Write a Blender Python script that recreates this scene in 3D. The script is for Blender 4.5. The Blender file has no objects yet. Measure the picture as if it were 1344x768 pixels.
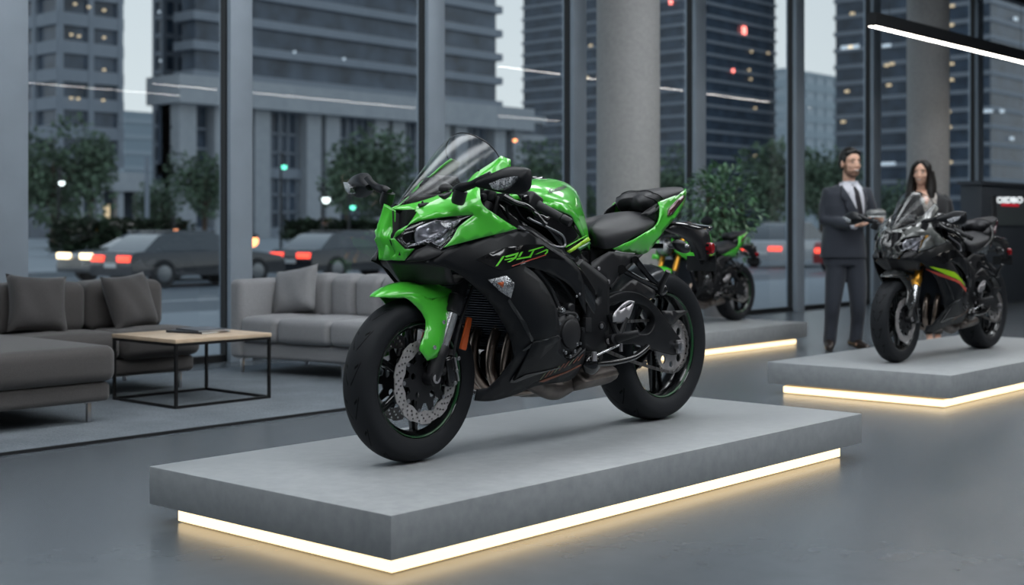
import bpy, bmesh, math, random
import numpy as np
from mathutils import Vector, Matrix
from mathutils.geometry import delaunay_2d_cdt
random.seed(7)
C = bpy.context.scene.collection
PI = math.pi
F = 1779.0; S_, C_ = .664, .748          # focal length in pixels of the 1344 px frame, heading of the camera

# ------------------------------------------------------------------ materials
def mat(name, col=(.5,.5,.5), rough=.5, metal=0., coat=0., emit=None, estr=0., spec=.5, trans=0., ior=1.45, noise=0., nscale=20., bump=0., bscale=60., coatrough=.03, sheen=0.):
    m = bpy.data.materials.new(name); m.use_nodes = True
    nt = m.node_tree; b = nt.nodes['Principled BSDF']
    b.inputs['Base Color'].default_value = (*col, 1); b.inputs['Roughness'].default_value = rough
    b.inputs['Metallic'].default_value = metal; b.inputs['Coat Weight'].default_value = coat
    b.inputs['Coat Roughness'].default_value = coatrough
    b.inputs['Specular IOR Level'].default_value = spec
    b.inputs['Transmission Weight'].default_value = trans; b.inputs['IOR'].default_value = ior
    b.inputs['Sheen Weight'].default_value = sheen
    if emit: b.inputs['Emission Color'].default_value = (*emit, 1); b.inputs['Emission Strength'].default_value = estr
    if noise or bump:
        tc = nt.nodes.new('ShaderNodeTexCoord')
    if noise:
        n = nt.nodes.new('ShaderNodeTexNoise'); n.inputs['Scale'].default_value = nscale; n.inputs['Detail'].default_value = 6
        nt.links.new(tc.outputs['Object'], n.inputs['Vector'])
        r = nt.nodes.new('ShaderNodeValToRGB')
        r.color_ramp.elements[0].position = .3; r.color_ramp.elements[1].position = .7
        r.color_ramp.elements[0].color = (*[c*(1-noise) for c in col], 1); r.color_ramp.elements[1].color = (*[min(1, c*(1+noise)) for c in col], 1)
        nt.links.new(n.outputs['Fac'], r.inputs['Fac']); nt.links.new(r.outputs['Color'], b.inputs['Base Color'])
    if bump:
        n2 = nt.nodes.new('ShaderNodeTexNoise'); n2.inputs['Scale'].default_value = bscale; n2.inputs['Detail'].default_value = 4
        nt.links.new(tc.outputs['Object'], n2.inputs['Vector'])
        bp = nt.nodes.new('ShaderNodeBump'); bp.inputs['Strength'].default_value = bump; bp.inputs['Distance'].default_value = .01
        nt.links.new(n2.outputs['Fac'], bp.inputs['Height']); nt.links.new(bp.outputs['Normal'], b.inputs['Normal'])
    return m

M = {}
M['green'] = mat('green_paint', (.075,.58,.04), .32, coat=1., coatrough=.06)
M['green_dark'] = mat('green_trim', (.02,.16,.03), .35, coat=.5)
M['green_decal'] = mat('green_decal', (.13,.62,.03), .4)
M['lime'] = mat('lime_stripe', (.32,.62,.02), .4)
M['matte'] = mat('matte_black_panel', (.0075,.0085,.0105), .42, spec=.28)
M['matte2'] = mat('dark_grey_panel', (.017,.017,.019), .45, spec=.4)
M['gloss'] = mat('gloss_black', (.006,.006,.007), .12, coat=.6)
M['frame'] = mat('frame_black', (.012,.0125,.0145), .45, metal=.2, spec=.4)
M['rubber'] = mat('rubber', (.018,.019,.021), .62)
M['seat'] = mat('seat_vinyl', (.016,.016,.019), .5, bump=.12, bscale=400)
M['rimm'] = mat('rim_black', (.010,.011,.012), .2, metal=.4, coat=.5)
M['engine'] = mat('engine_dark', (.02,.02,.022), .45, metal=.6, noise=.5, nscale=30)
M['plastic'] = mat('black_plastic', (.012,.012,.014), .4)
M['steel'] = mat('brushed_steel', (.42,.42,.44), .32, metal=1.)
M['disc'] = mat('disc_steel', (.42,.40,.40), .42, metal=.5, noise=.12, nscale=80)
M['chrome'] = mat('chrome', (.80,.81,.83), .2, metal=.9)
M['header'] = mat('heat_stained_pipe', (.34,.27,.23), .3, metal=1., noise=.35, nscale=9)
M['silencer'] = mat('silencer_metal', (.15,.13,.12), .42, metal=.8, noise=.3, nscale=14)
M['alu'] = mat('cast_aluminium', (.5,.48,.5), .42, metal=.8)
M['amber'] = mat('amber_reflector', (.5,.09,.02), .3, coat=.5)
M['redlens'] = mat('red_lens', (.3,.01,.015), .2, coat=1.)
M['taillens'] = mat('tail_lens', (.09,.012,.02), .12, coat=1.)
M['gold'] = mat('gold_fork', (.75,.36,.05), .3, metal=.9)
M['red_decal'] = mat('red_decal', (.42,.06,.04), .45)
M['orange_decal'] = mat('orange_decal', (.24,.085,.05), .5)
M['olive_decal'] = mat('olive_decal', (.16,.19,.10), .5)
M['white_decal'] = mat('white_decal', (.7,.72,.72), .5)
M['lens'] = mat('clear_lens_reflector', (.34,.35,.37), .18, metal=.7, noise=.75, nscale=120, bump=.8, bscale=140, coat=1.)
M['lamp_reflector'] = mat('lamp_reflector', (.52,.53,.56), .2, metal=.6, coat=1., noise=.7, nscale=30, bump=.5, bscale=40)
M['radiator'] = mat('radiator_core', (.022,.024,.03), .45, metal=.5)

def glassy(name, tint, refl=.08, rough=.0, fk=1.):
    m = bpy.data.materials.new(name); m.use_nodes = True; nt = m.node_tree
    nt.nodes.remove(nt.nodes['Principled BSDF']); out = nt.nodes['Material Output']
    tr = nt.nodes.new('ShaderNodeBsdfTransparent'); tr.inputs[0].default_value = (*tint, 1)
    gl = nt.nodes.new('ShaderNodeBsdfGlossy'); gl.inputs['Roughness'].default_value = rough
    lw_ = nt.nodes.new('ShaderNodeLayerWeight'); lw_.inputs[0].default_value = .5
    fr = nt.nodes.new('ShaderNodeMath'); fr.operation = 'POWER'; fr.inputs[1].default_value = 5.; nt.links.new(lw_.outputs['Facing'], fr.inputs[0])
    ad = nt.nodes.new('ShaderNodeMath'); ad.operation = 'MULTIPLY_ADD'; ad.inputs[1].default_value = fk; ad.inputs[2].default_value = refl
    ad.use_clamp = True
    mx = nt.nodes.new('ShaderNodeMixShader')
    nt.links.new(fr.outputs[0], ad.inputs[0]); nt.links.new(ad.outputs[0], mx.inputs[0])
    nt.links.new(tr.outputs[0], mx.inputs[1]); nt.links.new(gl.outputs[0], mx.inputs[2]); nt.links.new(mx.outputs[0], out.inputs[0])
    return m
M['screen'] = glassy('windscreen', (.79,.81,.83), .085, .22, .7)
M['lens_cover'] = glassy('lens_cover', (.92,.92,.94), .05, .05)
M['pane'] = glassy('window_glass', (.80,.84,.86), .09, .0)

def tyre_mat():
    m = mat('tyre_rubber', (.017,.018,.020), .6, spec=.15)
    nt = m.node_tree; b = nt.nodes['Principled BSDF']
    uv = nt.nodes.new('ShaderNodeUVMap'); sx = nt.nodes.new('ShaderNodeSeparateXYZ'); nt.links.new(uv.outputs[0], sx.inputs[0])
    def mth(op, a, b_=None, c=None):
        n = nt.nodes.new('ShaderNodeMath'); n.operation = op
        for i, v in enumerate((a, b_, c)):
            if v is None: continue
            if isinstance(v, (int, float)): n.inputs[i].default_value = v
            else: nt.links.new(v, n.inputs[i])
        return n.outputs[0]
    v = mth('ABSOLUTE', sx.outputs[1])
    u = mth('MULTIPLY', sx.outputs[0], 15.)
    ph = mth('MULTIPLY_ADD', mth('POWER', v, 1.6), 1.5, u)
    fr = mth('ABSOLUTE', mth('SUBTRACT', mth('FRACT', ph), .5))
    g1 = mth('LESS_THAN', fr, .045)
    rng = mth('MULTIPLY', mth('GREATER_THAN', v, .10), mth('LESS_THAN', v, .62))
    ph2 = mth('ABSOLUTE', mth('SUBTRACT', mth('FRACT', mth('ADD', mth('MULTIPLY_ADD', v, .5, u), .37)), .5))
    g2 = mth('MULTIPLY', mth('LESS_THAN', ph2, .045), mth('MULTIPLY', mth('GREATER_THAN', v, .28), mth('LESS_THAN', v, .5)))
    g = mth('MAXIMUM', mth('MULTIPLY', g1, rng), g2)
    mix = nt.nodes.new('ShaderNodeMix'); mix.data_type = 'RGBA'
    mix.inputs[6].default_value = (.020,.0215,.0245,1); mix.inputs[7].default_value = (.001,.001,.0015,1)
    nt.links.new(g, mix.inputs[0]); nt.links.new(mix.outputs[2], b.inputs['Base Color'])
    bp = nt.nodes.new('ShaderNodeBump'); bp.inputs['Strength'].default_value = .6; bp.inputs['Distance'].default_value = .004; bp.invert = True
    nt.links.new(g, bp.inputs['Height']); nt.links.new(bp.outputs['Normal'], b.inputs['Normal'])
    return m
M['tyre'] = tyre_mat()

# ------------------------------------------------------------------ mesh helpers
class MB:
    """collects geometry for ONE mesh"""
    def __init__(s): s.v = []; s.f = []; s.uv = {}
    def add(s, vs, fs):
        o = len(s.v); s.v += [tuple(v) for v in vs]; s.f += [tuple(i+o for i in f) for f in fs]; return s
    def box(s, c, d, rot=None):
        hx, hy, hz = d[0]/2, d[1]/2, d[2]/2
        vs = [Vector((x, y, z)) for x in (-hx, hx) for y in (-hy, hy) for z in (-hz, hz)]
        if rot is not None: vs = [rot @ v for v in vs]
        c = Vector(c)
        return s.add([v+c for v in vs], [(0,1,3,2),(4,6,7,5),(0,4,5,1),(2,3,7,6),(0,2,6,4),(1,5,7,3)])
    def bx(s, x0, x1, y0, y1, z0, z1): return s.box(((x0+x1)/2,(y0+y1)/2,(z0+z1)/2), (x1-x0,y1-y0,z1-z0))
    def tube(s, pts, r, n=10, caps=True, smooth=0):
        pts = [Vector(p) for p in pts]
        rr = list(r) if isinstance(r, (list, tuple)) else [r]*len(pts)
        if smooth:
            q, qr = [], []
            for i in range(len(pts)-1):
                p0 = pts[max(i-1,0)]; p1 = pts[i]; p2 = pts[i+1]; p3 = pts[min(i+2,len(pts)-1)]
                for k in range(smooth):
                    t = k/smooth; q.append(cr(p0,p1,p2,p3,t)); qr.append(rr[i]*(1-t)+rr[i+1]*t)
            q.append(pts[-1]); qr.append(rr[-1]); pts, rr = q, qr
        t0 = (pts[1]-pts[0]).normalized()
        a = Vector((0,0,1)) if abs(t0.z) < .9 else Vector((1,0,0))
        u = t0.cross(a).normalized(); vs = []
        for i, p in enumerate(pts):
            if i == 0: t = t0
            elif i == len(pts)-1: t = (pts[i]-pts[i-1]).normalized()
            else: t = ((pts[i+1]-pts[i]).normalized()+(pts[i]-pts[i-1]).normalized()).normalized()
            u = (u - t*u.dot(t)).normalized(); w = t.cross(u)
            for k in range(n):
                an = 2*PI*k/n; vs.append(p+(u*math.cos(an)+w*math.sin(an))*rr[i])
        fs = []
        for i in range(len(pts)-1):
            for k in range(n):
                k2 = (k+1)%n; fs.append((i*n+k, i*n+k2, (i+1)*n+k2, (i+1)*n+k))
        if caps: fs += [tuple(range(n))[::-1], tuple(range((len(pts)-1)*n, len(pts)*n))]
        return s.add(vs, fs)
    def lathe(s, prof, c=(0,0,0), axis='y', n=48, close=False, a0=0, a1=2*PI):
        """prof: (radius, along axis)"""
        vs = []; full = abs(a1-a0-2*PI) < 1e-6; m = n if full else n+1; L = len(prof)
        for i in range(m):
            an = a0+(a1-a0)*i/n; ca, sa = math.cos(an), math.sin(an)
            for r, h in prof:
                if axis == 'y': vs.append((c[0]+r*ca, c[1]+h, c[2]+r*sa))
                elif axis == 'z': vs.append((c[0]+r*ca, c[1]+r*sa, c[2]+h))
                else: vs.append((c[0]+h, c[1]+r*ca, c[2]+r*sa))
        fs = []; J = L if close else L-1
        for i in range(n):
            i2 = (i+1)%m
            for j in range(J):
                j2 = (j+1)%L; fs.append((i*L+j, i*L+j2, i2*L+j2, i2*L+j))
        return s.add(vs, fs)
    def ball(s, c, r, n=16, m=10, rot=None):
        if isinstance(r, (int, float)): r = (r,r,r)
        vs = []; c = Vector(c)
        for j in range(m+1):
            th = PI*j/m
            for i in range(n):
                ph = 2*PI*i/n; v = Vector((r[0]*math.sin(th)*math.cos(ph), r[1]*math.sin(th)*math.sin(ph), r[2]*math.cos(th)))
                vs.append((rot@v if rot is not None else v)+c)
        fs = [(j*n+i, (j+1)*n+i, (j+1)*n+(i+1)%n, j*n+(i+1)%n) for j in range(m) for i in range(n)]
        return s.add(vs, fs)
    def prism(s, poly, y0, y1):
        """polygon in (x, z) extruded along y"""
        n = len(poly)
        vs = [(x, y0, z) for x, z in poly]+[(x, y1, z) for x, z in poly]
        fs = [tuple(range(n)), tuple(range(2*n-1, n-1, -1))]+[(i, (i+1)%n, (i+1)%n+n, i+n) for i in range(n)]
        return s.add(vs, fs)

def cr(p0, p1, p2, p3, t):
    return .5*((2*p1)+(p2-p0)*t+(2*p0-5*p1+4*p2-p3)*t*t+(3*p1-p0-3*p2+p3)*t**3)

def build(name, mb, m, parent=None, bevel=0, seg=2, sub=0, solid=0, smooth=True, angle=40, weld=True, uvf=None):
    me = bpy.data.meshes.new(name); me.from_pydata(mb.v, [], mb.f)
    bm = bmesh.new(); bm.from_mesh(me)
    if weld: bmesh.ops.remove_doubles(bm, verts=bm.verts, dist=1e-5)
    bmesh.ops.recalc_face_normals(bm, faces=bm.faces)
    if bevel:
        es = [e for e in bm.edges if len(e.link_faces) == 2 and e.calc_face_angle(0) > .5]
        bmesh.ops.bevel(bm, geom=es, offset=bevel, segments=seg, profile=.5, affect='EDGES')
    if uvf:
        lay = bm.loops.layers.uv.new('UVMap')
        for f in bm.faces:
            for l in f.loops: l[lay].uv = uvf(l.vert.co, f)
    bm.to_mesh(me); bm.free()
    if smooth:
        me.shade_smooth(); me.set_sharp_from_angle(angle=math.radians(angle))
    ms = m if isinstance(m, (list, tuple)) else [m]
    for q in ms: me.materials.append(M[q] if isinstance(q, str) else q)
    o = bpy.data.objects.new(name, me); C.objects.link(o); o.parent = parent
    if solid:
        md = o.modifiers.new('solid', 'SOLIDIFY'); md.thickness = solid; md.offset = -1
    if sub:
        md = o.modifiers.new('sub', 'SUBSURF'); md.levels = sub; md.render_levels = sub
    return o

def tag(o, label=None, cat=None, group=None, kind=None):
    if label: o['label'] = label
    if cat: o['category'] = cat
    if group: o['group'] = group
    if kind: o['kind'] = kind
    return o
def empty(name, loc=(0,0,0), rz=0, label=None, cat=None, group=None):
    o = bpy.data.objects.new(name, None); C.objects.link(o); o.location = loc; o.rotation_euler = (0,0,rz)
    o.empty_display_size = .1
    return tag(o, label, cat, group)
def kids(o): return [c for c in bpy.data.objects if c.parent == o]
def struct(name, mb, m, **k):
    o = build(name, mb, m, **k); o['kind'] = 'structure'; return o

# pixel of the reference -> place in the world, for a known plane y
def W(px, py, y):
    t = (px-672)/F; Z = y/(S_-C_*t); return Z*(S_*t+C_), 1.06-(py-300)*Z/F
BX, BY, BZ = 3.445, 3.59, .203
def P(px, py, n):
    """place in the motorcycle's own coordinates, n metres to its left"""
    x, z = W(px, py, BY-n); return Vector((x-BX, -n, z-BZ))
def Q(x, n, z): return Vector((x, -n, z))

def spl(pts, closed=True, res=5):
    """pts: (vec, corner) -> dense list"""
    n = len(pts); out = []
    rng = range(n if closed else n-1)
    for i in rng:
        p1, c1 = pts[i]; p2, c2 = pts[(i+1)%n]
        p0 = pts[(i-1)%n][0] if (closed or i > 0) else p1
        p3 = pts[(i+2)%n][0] if (closed or i+2 < n) else p2
        if c1: p0 = p1-(p2-p1)*.0+ (p1-p2)*.5
        if c2: p3 = p2+(p2-p1)*.5
        for k in range(res): out.append(cr(p0, p1, p2, p3, k/res))
    if not closed: out.append(pts[-1][0])
    return out
def px_out(lst, res=5, closed=True):
    return spl([(P(q[0], q[1], q[2]), len(q) > 3 and q[3]) for q in lst], closed, res)

def inside(pt, poly):
    x, z = pt; r = False; n = len(poly)
    for i in range(n):
        x1, z1 = poly[i]; x2, z2 = poly[(i+1)%n]
        if (z1 > z) != (z2 > z) and x < (x2-x1)*(z-z1)/(z2-z1)+x1: r = not r
    return r
def cdt(outline, holes=(), step=.02):
    """triangulate a 2-d outline with an inner grid"""
    vs = []; es = []
    for lp in [outline]+list(holes):
        o = len(vs); k = len(lp); vs += [Vector(p) for p in lp]; es += [(o+i, o+(i+1)%k) for i in range(k)]
    if step:
        xs = [p[0] for p in outline]; zs = [p[1] for p in outline]
        x = min(xs)+step/2; r = 0
        while x < max(xs):
            z = min(zs)+step/2*(1+(r%2))
            while z < max(zs):
                if inside((x, z), outline) and not any(inside((x, z), h) for h in holes):
                    if min((x-p[0])**2+(z-p[1])**2 for lp in [outline]+list(holes) for p in lp) > (step*.45)**2: vs.append(Vector((x, z)))
                z += step
            x += step; r += 1
    rv, re, rf, _, _, _ = delaunay_2d_cdt(vs, es, [], 1, 1e-6)
    out = []
    for f in rf:
        c = (sum(rv[i].x for i in f)/3, sum(rv[i].y for i in f)/3)
        if inside(c, outline) and not any(inside(c, h) for h in holes): out.append(tuple(f))
    return [(v.x, v.y) for v in rv], out
def rbf(ctrl):
    A = np.array([[p[0], p[2]] for p in ctrl]); y = np.array([p[1] for p in ctrl]); n = len(A)
    def ker(d): return np.where(d > 1e-9, d*d*np.log(np.maximum(d, 1e-9)), 0)
    K = ker(np.linalg.norm(A[:,None]-A[None], axis=2))+np.eye(n)*1.2e-3
    Pm = np.c_[np.ones(n), A]; L = np.zeros((n+3, n+3)); L[:n,:n] = K; L[:n,n:] = Pm; L[n:,:n] = Pm.T
    w = np.linalg.lstsq(L, np.r_[y, 0, 0, 0], rcond=None)[0]
    def f(x, z):
        d = np.hypot(A[:,0]-x, A[:,1]-z); return float(ker(d)@w[:n]+w[n]+w[n+1]*x+w[n+2]*z)
    return f
def sheet(outline, ctrl=(), holes=(), step=.025, res=5, off=0.):
    """a bent panel: outline (px,py,n[,corner]) -> MB ; its depth is a smooth surface through outline and ctrl"""
    ol = px_out(outline, res); hl = [px_out(h, res) for h in holes]
    cp = [P(q[0], q[1], q[2]) for q in outline]+[P(*c) for c in ctrl]+[P(q[0], q[1], q[2]) for h in holes for q in h]
    f = rbf(cp)
    v2, fs = cdt([(p.x, p.z) for p in ol], [[(p.x, p.z) for p in h] for h in hl], step)
    mb = MB(); mb.add([(x, f(x, z)-off, z) for x, z in v2], fs); mb.f_ = f
    return mb
def decal(poly, f, off=.002, step=.012):
    """thin painted shape lying on surface f, poly of world (x,z)"""
    v2, fs = cdt(poly, (), step); mb = MB(); mb.add([(x, f(x, z)-off, z) for x, z in v2], fs); return mb
def mirror(mb):
    m = MB(); m.v = [(x, -y, z) for x, y, z in mb.v]; m.f = [tuple(reversed(f)) for f in mb.f]; return m
def both(name, mb, m, parent, **k):
    return build(name, mb, m, parent, **k), build(name, mirror(mb), m, parent, **k)

def grid(rows, ru=4, rv=4, closed=False):
    """rows of vectors -> smooth quad surface"""
    R = [[Vector(p) for p in r] for r in rows]; n = len(R[0])
    def dens(seq, k, cl=False):
        out = []; m = len(seq)
        for i in range(m if cl else m-1):
            g = (lambda j: seq[j % m]) if cl else (lambda j: seq[min(max(j, 0), m-1)])
            p0, p1, p2, p3 = g(i-1), g(i), g(i+1), g(i+2)
            if not cl:
                if i == 0: p0 = p1*2-p2
                if i == m-2: p3 = p2*2-p1
            for q in range(k): out.append(cr(p0, p1, p2, p3, q/k))
        if not cl: out.append(seq[-1])
        return out
    R = [dens(r, rv, closed) for r in R]
    cols = list(zip(*R)); cols = [dens(list(c), ru) for c in cols]; R = list(zip(*cols))
    nr, nc = len(R), len(R[0]); mb = MB(); fs = []
    for i in range(nr-1):
        for j in range(nc if closed else nc-1):
            j2 = (j+1) % nc; fs.append((i*nc+j, i*nc+j2, (i+1)*nc+j2, (i+1)*nc+j))
    mb.add([p for r in R for p in r], fs); mb.shape = (nr, nc); return mb
def sym(rows):
    """each row near edge .. centre (n=0); adds the mirrored half"""
    out = []
    for r in rows:
        r = [Vector(p) for p in r]; out.append(r+[Vector((p.x, -p.y, p.z)) for p in reversed(r[:-1])])
    return out
def cap(mb):
    nr, nc = mb.shape; mb.f.append(tuple(range(nc))); mb.f.append(tuple((nr-1)*nc+j for j in range(nc))[::-1]); return mb

_tcache = {}
def text_mesh(s, shear=0.):
    if s not in _tcache:
        cu = bpy.data.curves.new('t', 'FONT'); cu.body = s; cu.fill_mode = 'FRONT'; cu.offset = .03
        o = bpy.data.objects.new('t', cu); C.objects.link(o)
        dg = bpy.context.evaluated_depsgraph_get(); me = bpy.data.meshes.new_from_object(o.evaluated_get(dg))
        vs = [v.co.copy() for v in me.vertices]; fs = [tuple(p.vertices) for p in me.polygons]
        bpy.data.objects.remove(o); bpy.data.curves.remove(cu); bpy.data.meshes.remove(me)
        x0 = min(v.x for v in vs); x1 = max(v.x for v in vs); y0 = min(v.y for v in vs); y1 = max(v.y for v in vs)
        _tcache[s] = ([((v.x-x0)/(x1-x0), (v.y-y0)/(y1-y0)) for v in vs], fs, (x1-x0)/(y1-y0))
    return _tcache[s]
def text_quad(s, a, b, c, d, shear=0.):
    """text mapped on a quad: a bottom-left, b bottom-right, c top-right, d top-left"""
    uv, fs, _ = text_mesh(s); a, b, c, d = map(Vector, (a, b, c, d)); mb = MB()
    mb.add([(a*(1-(u+shear*v))+b*(u+shear*v))*(1-v)+(d*(1-(u+shear*v))+c*(u+shear*v))*v for u, v in uv], fs); return mb
# ------------------------------------------------------------------ the motorcycle
FC = Vector((.04, 0, .302)); RC = Vector((1.545, 0, .335))

def tyre_mesh(c, R, w, rim):
    prof = []; n = 24; h = R-rim
    pts = [(rim-.004, -w*.36), (rim+.004, -w*.42), (rim+h*.30, -w*.485), (rim+h*.52, -w*.5)]
    arc = []
    for i in range(1, 16):
        a = PI*i/16; arc.append((rim+h*.52+h*.48*math.sin(a)**.8, -w*.5*math.cos(a)))
    prof = pts+arc+[(r, -y) for r, y in reversed(pts)]
    mb = MB(); mb.lathe(prof, c, n=96)
    cx, cz, half = c[0], c[2], w*.5
    def uvf(co, f):
        a = math.atan2(co.z-cz, co.x-cx); fc = f.calc_center_median(); af = math.atan2(fc.z-cz, fc.x-cx)
        if a-af > PI: a -= 2*PI
        if af-a > PI: a += 2*PI
        r = math.hypot(co.x-cx, co.z-cz); v = co.y/half
        if r < rim+h*.52: v = math.copysign(1.0+(rim+h*.52-r)/h, v)
        return (a/(2*PI), v)
    return mb, uvf

def disc_mesh(c, y, R, ri, th=.005, petals=10, nh=14):
    cx, cz = c[0], c[2]; N = 160
    out = [(cx+(R-.0045*(math.cos(petals*a)>.35))*math.cos(a), cz+(R-.0045*(math.cos(petals*a)>.35))*math.sin(a)) for a in (2*PI*i/N for i in range(N))]
    inn = [(cx+(ri+.004*math.cos(petals*a))*math.cos(a), cz+(ri+.004*math.cos(petals*a))*math.sin(a)) for a in (2*PI*i/80 for i in range(80))]
    holes = [inn]
    for q in range(nh):
        for k, rr in enumerate((R-.011, R-.022, R-.033)):
            if rr-.006 < ri+.004: continue
            a = 2*PI*(q+.33*k)/nh
            for da in (0, .5):
                aa = a+da*2*PI/nh; hr = .0046
                holes.append([(cx+rr*math.cos(aa)+hr*math.cos(t), cz+rr*math.sin(aa)+hr*math.sin(t)) for t in (2*PI*i/7 for i in range(7))])
    v, f = cdt(out, holes, 0); mb = MB()
    mb.add([(x, y, z) for x, z in v], f); return mb

def spokes(mb, c, r0, r1, n, yb, split=.0, w0=.022, w1=.015, phase=0, d0=.05, d1=.03):
    for i in range(n):
        for s in ((-1, 1) if split else (0,)):
            a = phase+2*PI*i/n; a1 = a+s*split
            d = Vector((math.cos(a), 0, math.sin(a))); e = Vector((math.cos(a1), 0, math.sin(a1)))
            p0 = Vector(c)+d*r0; p1 = Vector(c)+e*r1; t = (p1-p0).normalized(); u = Vector((-t.z, 0, t.x)); L = (p1-p0).length
            vs = []
            for k in range(5):
                f = k/4; w = (w0*(1-f)+w1*f)*(1+.25*(abs(f-.5)*2)**2); dd = d0*(1-f)+d1*f; q = p0+t*L*f
                for su, sy in ((-1,-.5),(-.45,-1),(.45,-1),(1,-.5),(1,.5),(.45,1),(-.45,1),(-1,.5)):
                    vs.append(q+u*su*w/2+Vector((0, sy*dd/2, 0)))
            mb.add(vs, [(k*8+j, k*8+(j+1)%8, (k+1)*8+(j+1)%8, (k+1)*8+j) for k in range(4) for j in range(8)])

def bolt(name, p, r, parent, m='steel', h=.006):
    mb = MB(); mb.lathe([(0, -h), (r*.55, -h), (r*.6, -h*.7), (r*.62, -h), (r, -h*.8), (r, 0)], p, n=14)
    return build(name, mb, m, parent, angle=30)

def wheel(root, name, c, R, w, rim, rear=False):
    mb = MB(); hw = w*.36
    pr = [(rim+.004, -hw-.004), (rim-.004, -hw-.006), (rim-.010, -hw+.002), (rim-.018, -hw+.012), (rim-.030, -hw*.45), (rim-.030, hw*.45), (rim-.018, hw-.012), (rim-.010, hw-.002), (rim-.004, hw+.006), (rim+.004, hw+.004),
          (rim-.004, hw*.6), (rim-.02, 0), (rim-.004, -hw*.6)]
    mb.lathe(pr, c, n=96, close=True)
    mb.lathe([(0, -.045), (.024, -.045), (.034, -.03), (.034, .03), (.024, .045), (0, .045)], c, n=32)
    spokes(mb, c, .026, rim-.026, 6 if not rear else 5, 0, split=0 if not rear else .13, w0=.030 if not rear else .02, w1=.020 if not rear else .014, phase=-PI/2+(.06 if not rear else .2), d0=.055, d1=.032)
    wh = build(name, mb, 'rimm', root, angle=35)
    tm, uvf = tyre_mesh(c, R, w, rim)
    build('tyre', tm, 'tyre', wh, uvf=uvf, angle=60)
    for s in (-1, 1):
        t = MB(); t.lathe([(rim-.0075, s*(hw+.0045)), (rim-.0115, s*(hw-.0005)), (rim-.0135, s*(hw-.004))], c, n=96)
        build('rim_stripe', t, 'green_trimring', wh, solid=.0008)
    return wh
M['green_trimring'] = mat('rim_stripe_green', (.010,.075,.022), .35, coat=.6)

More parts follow.
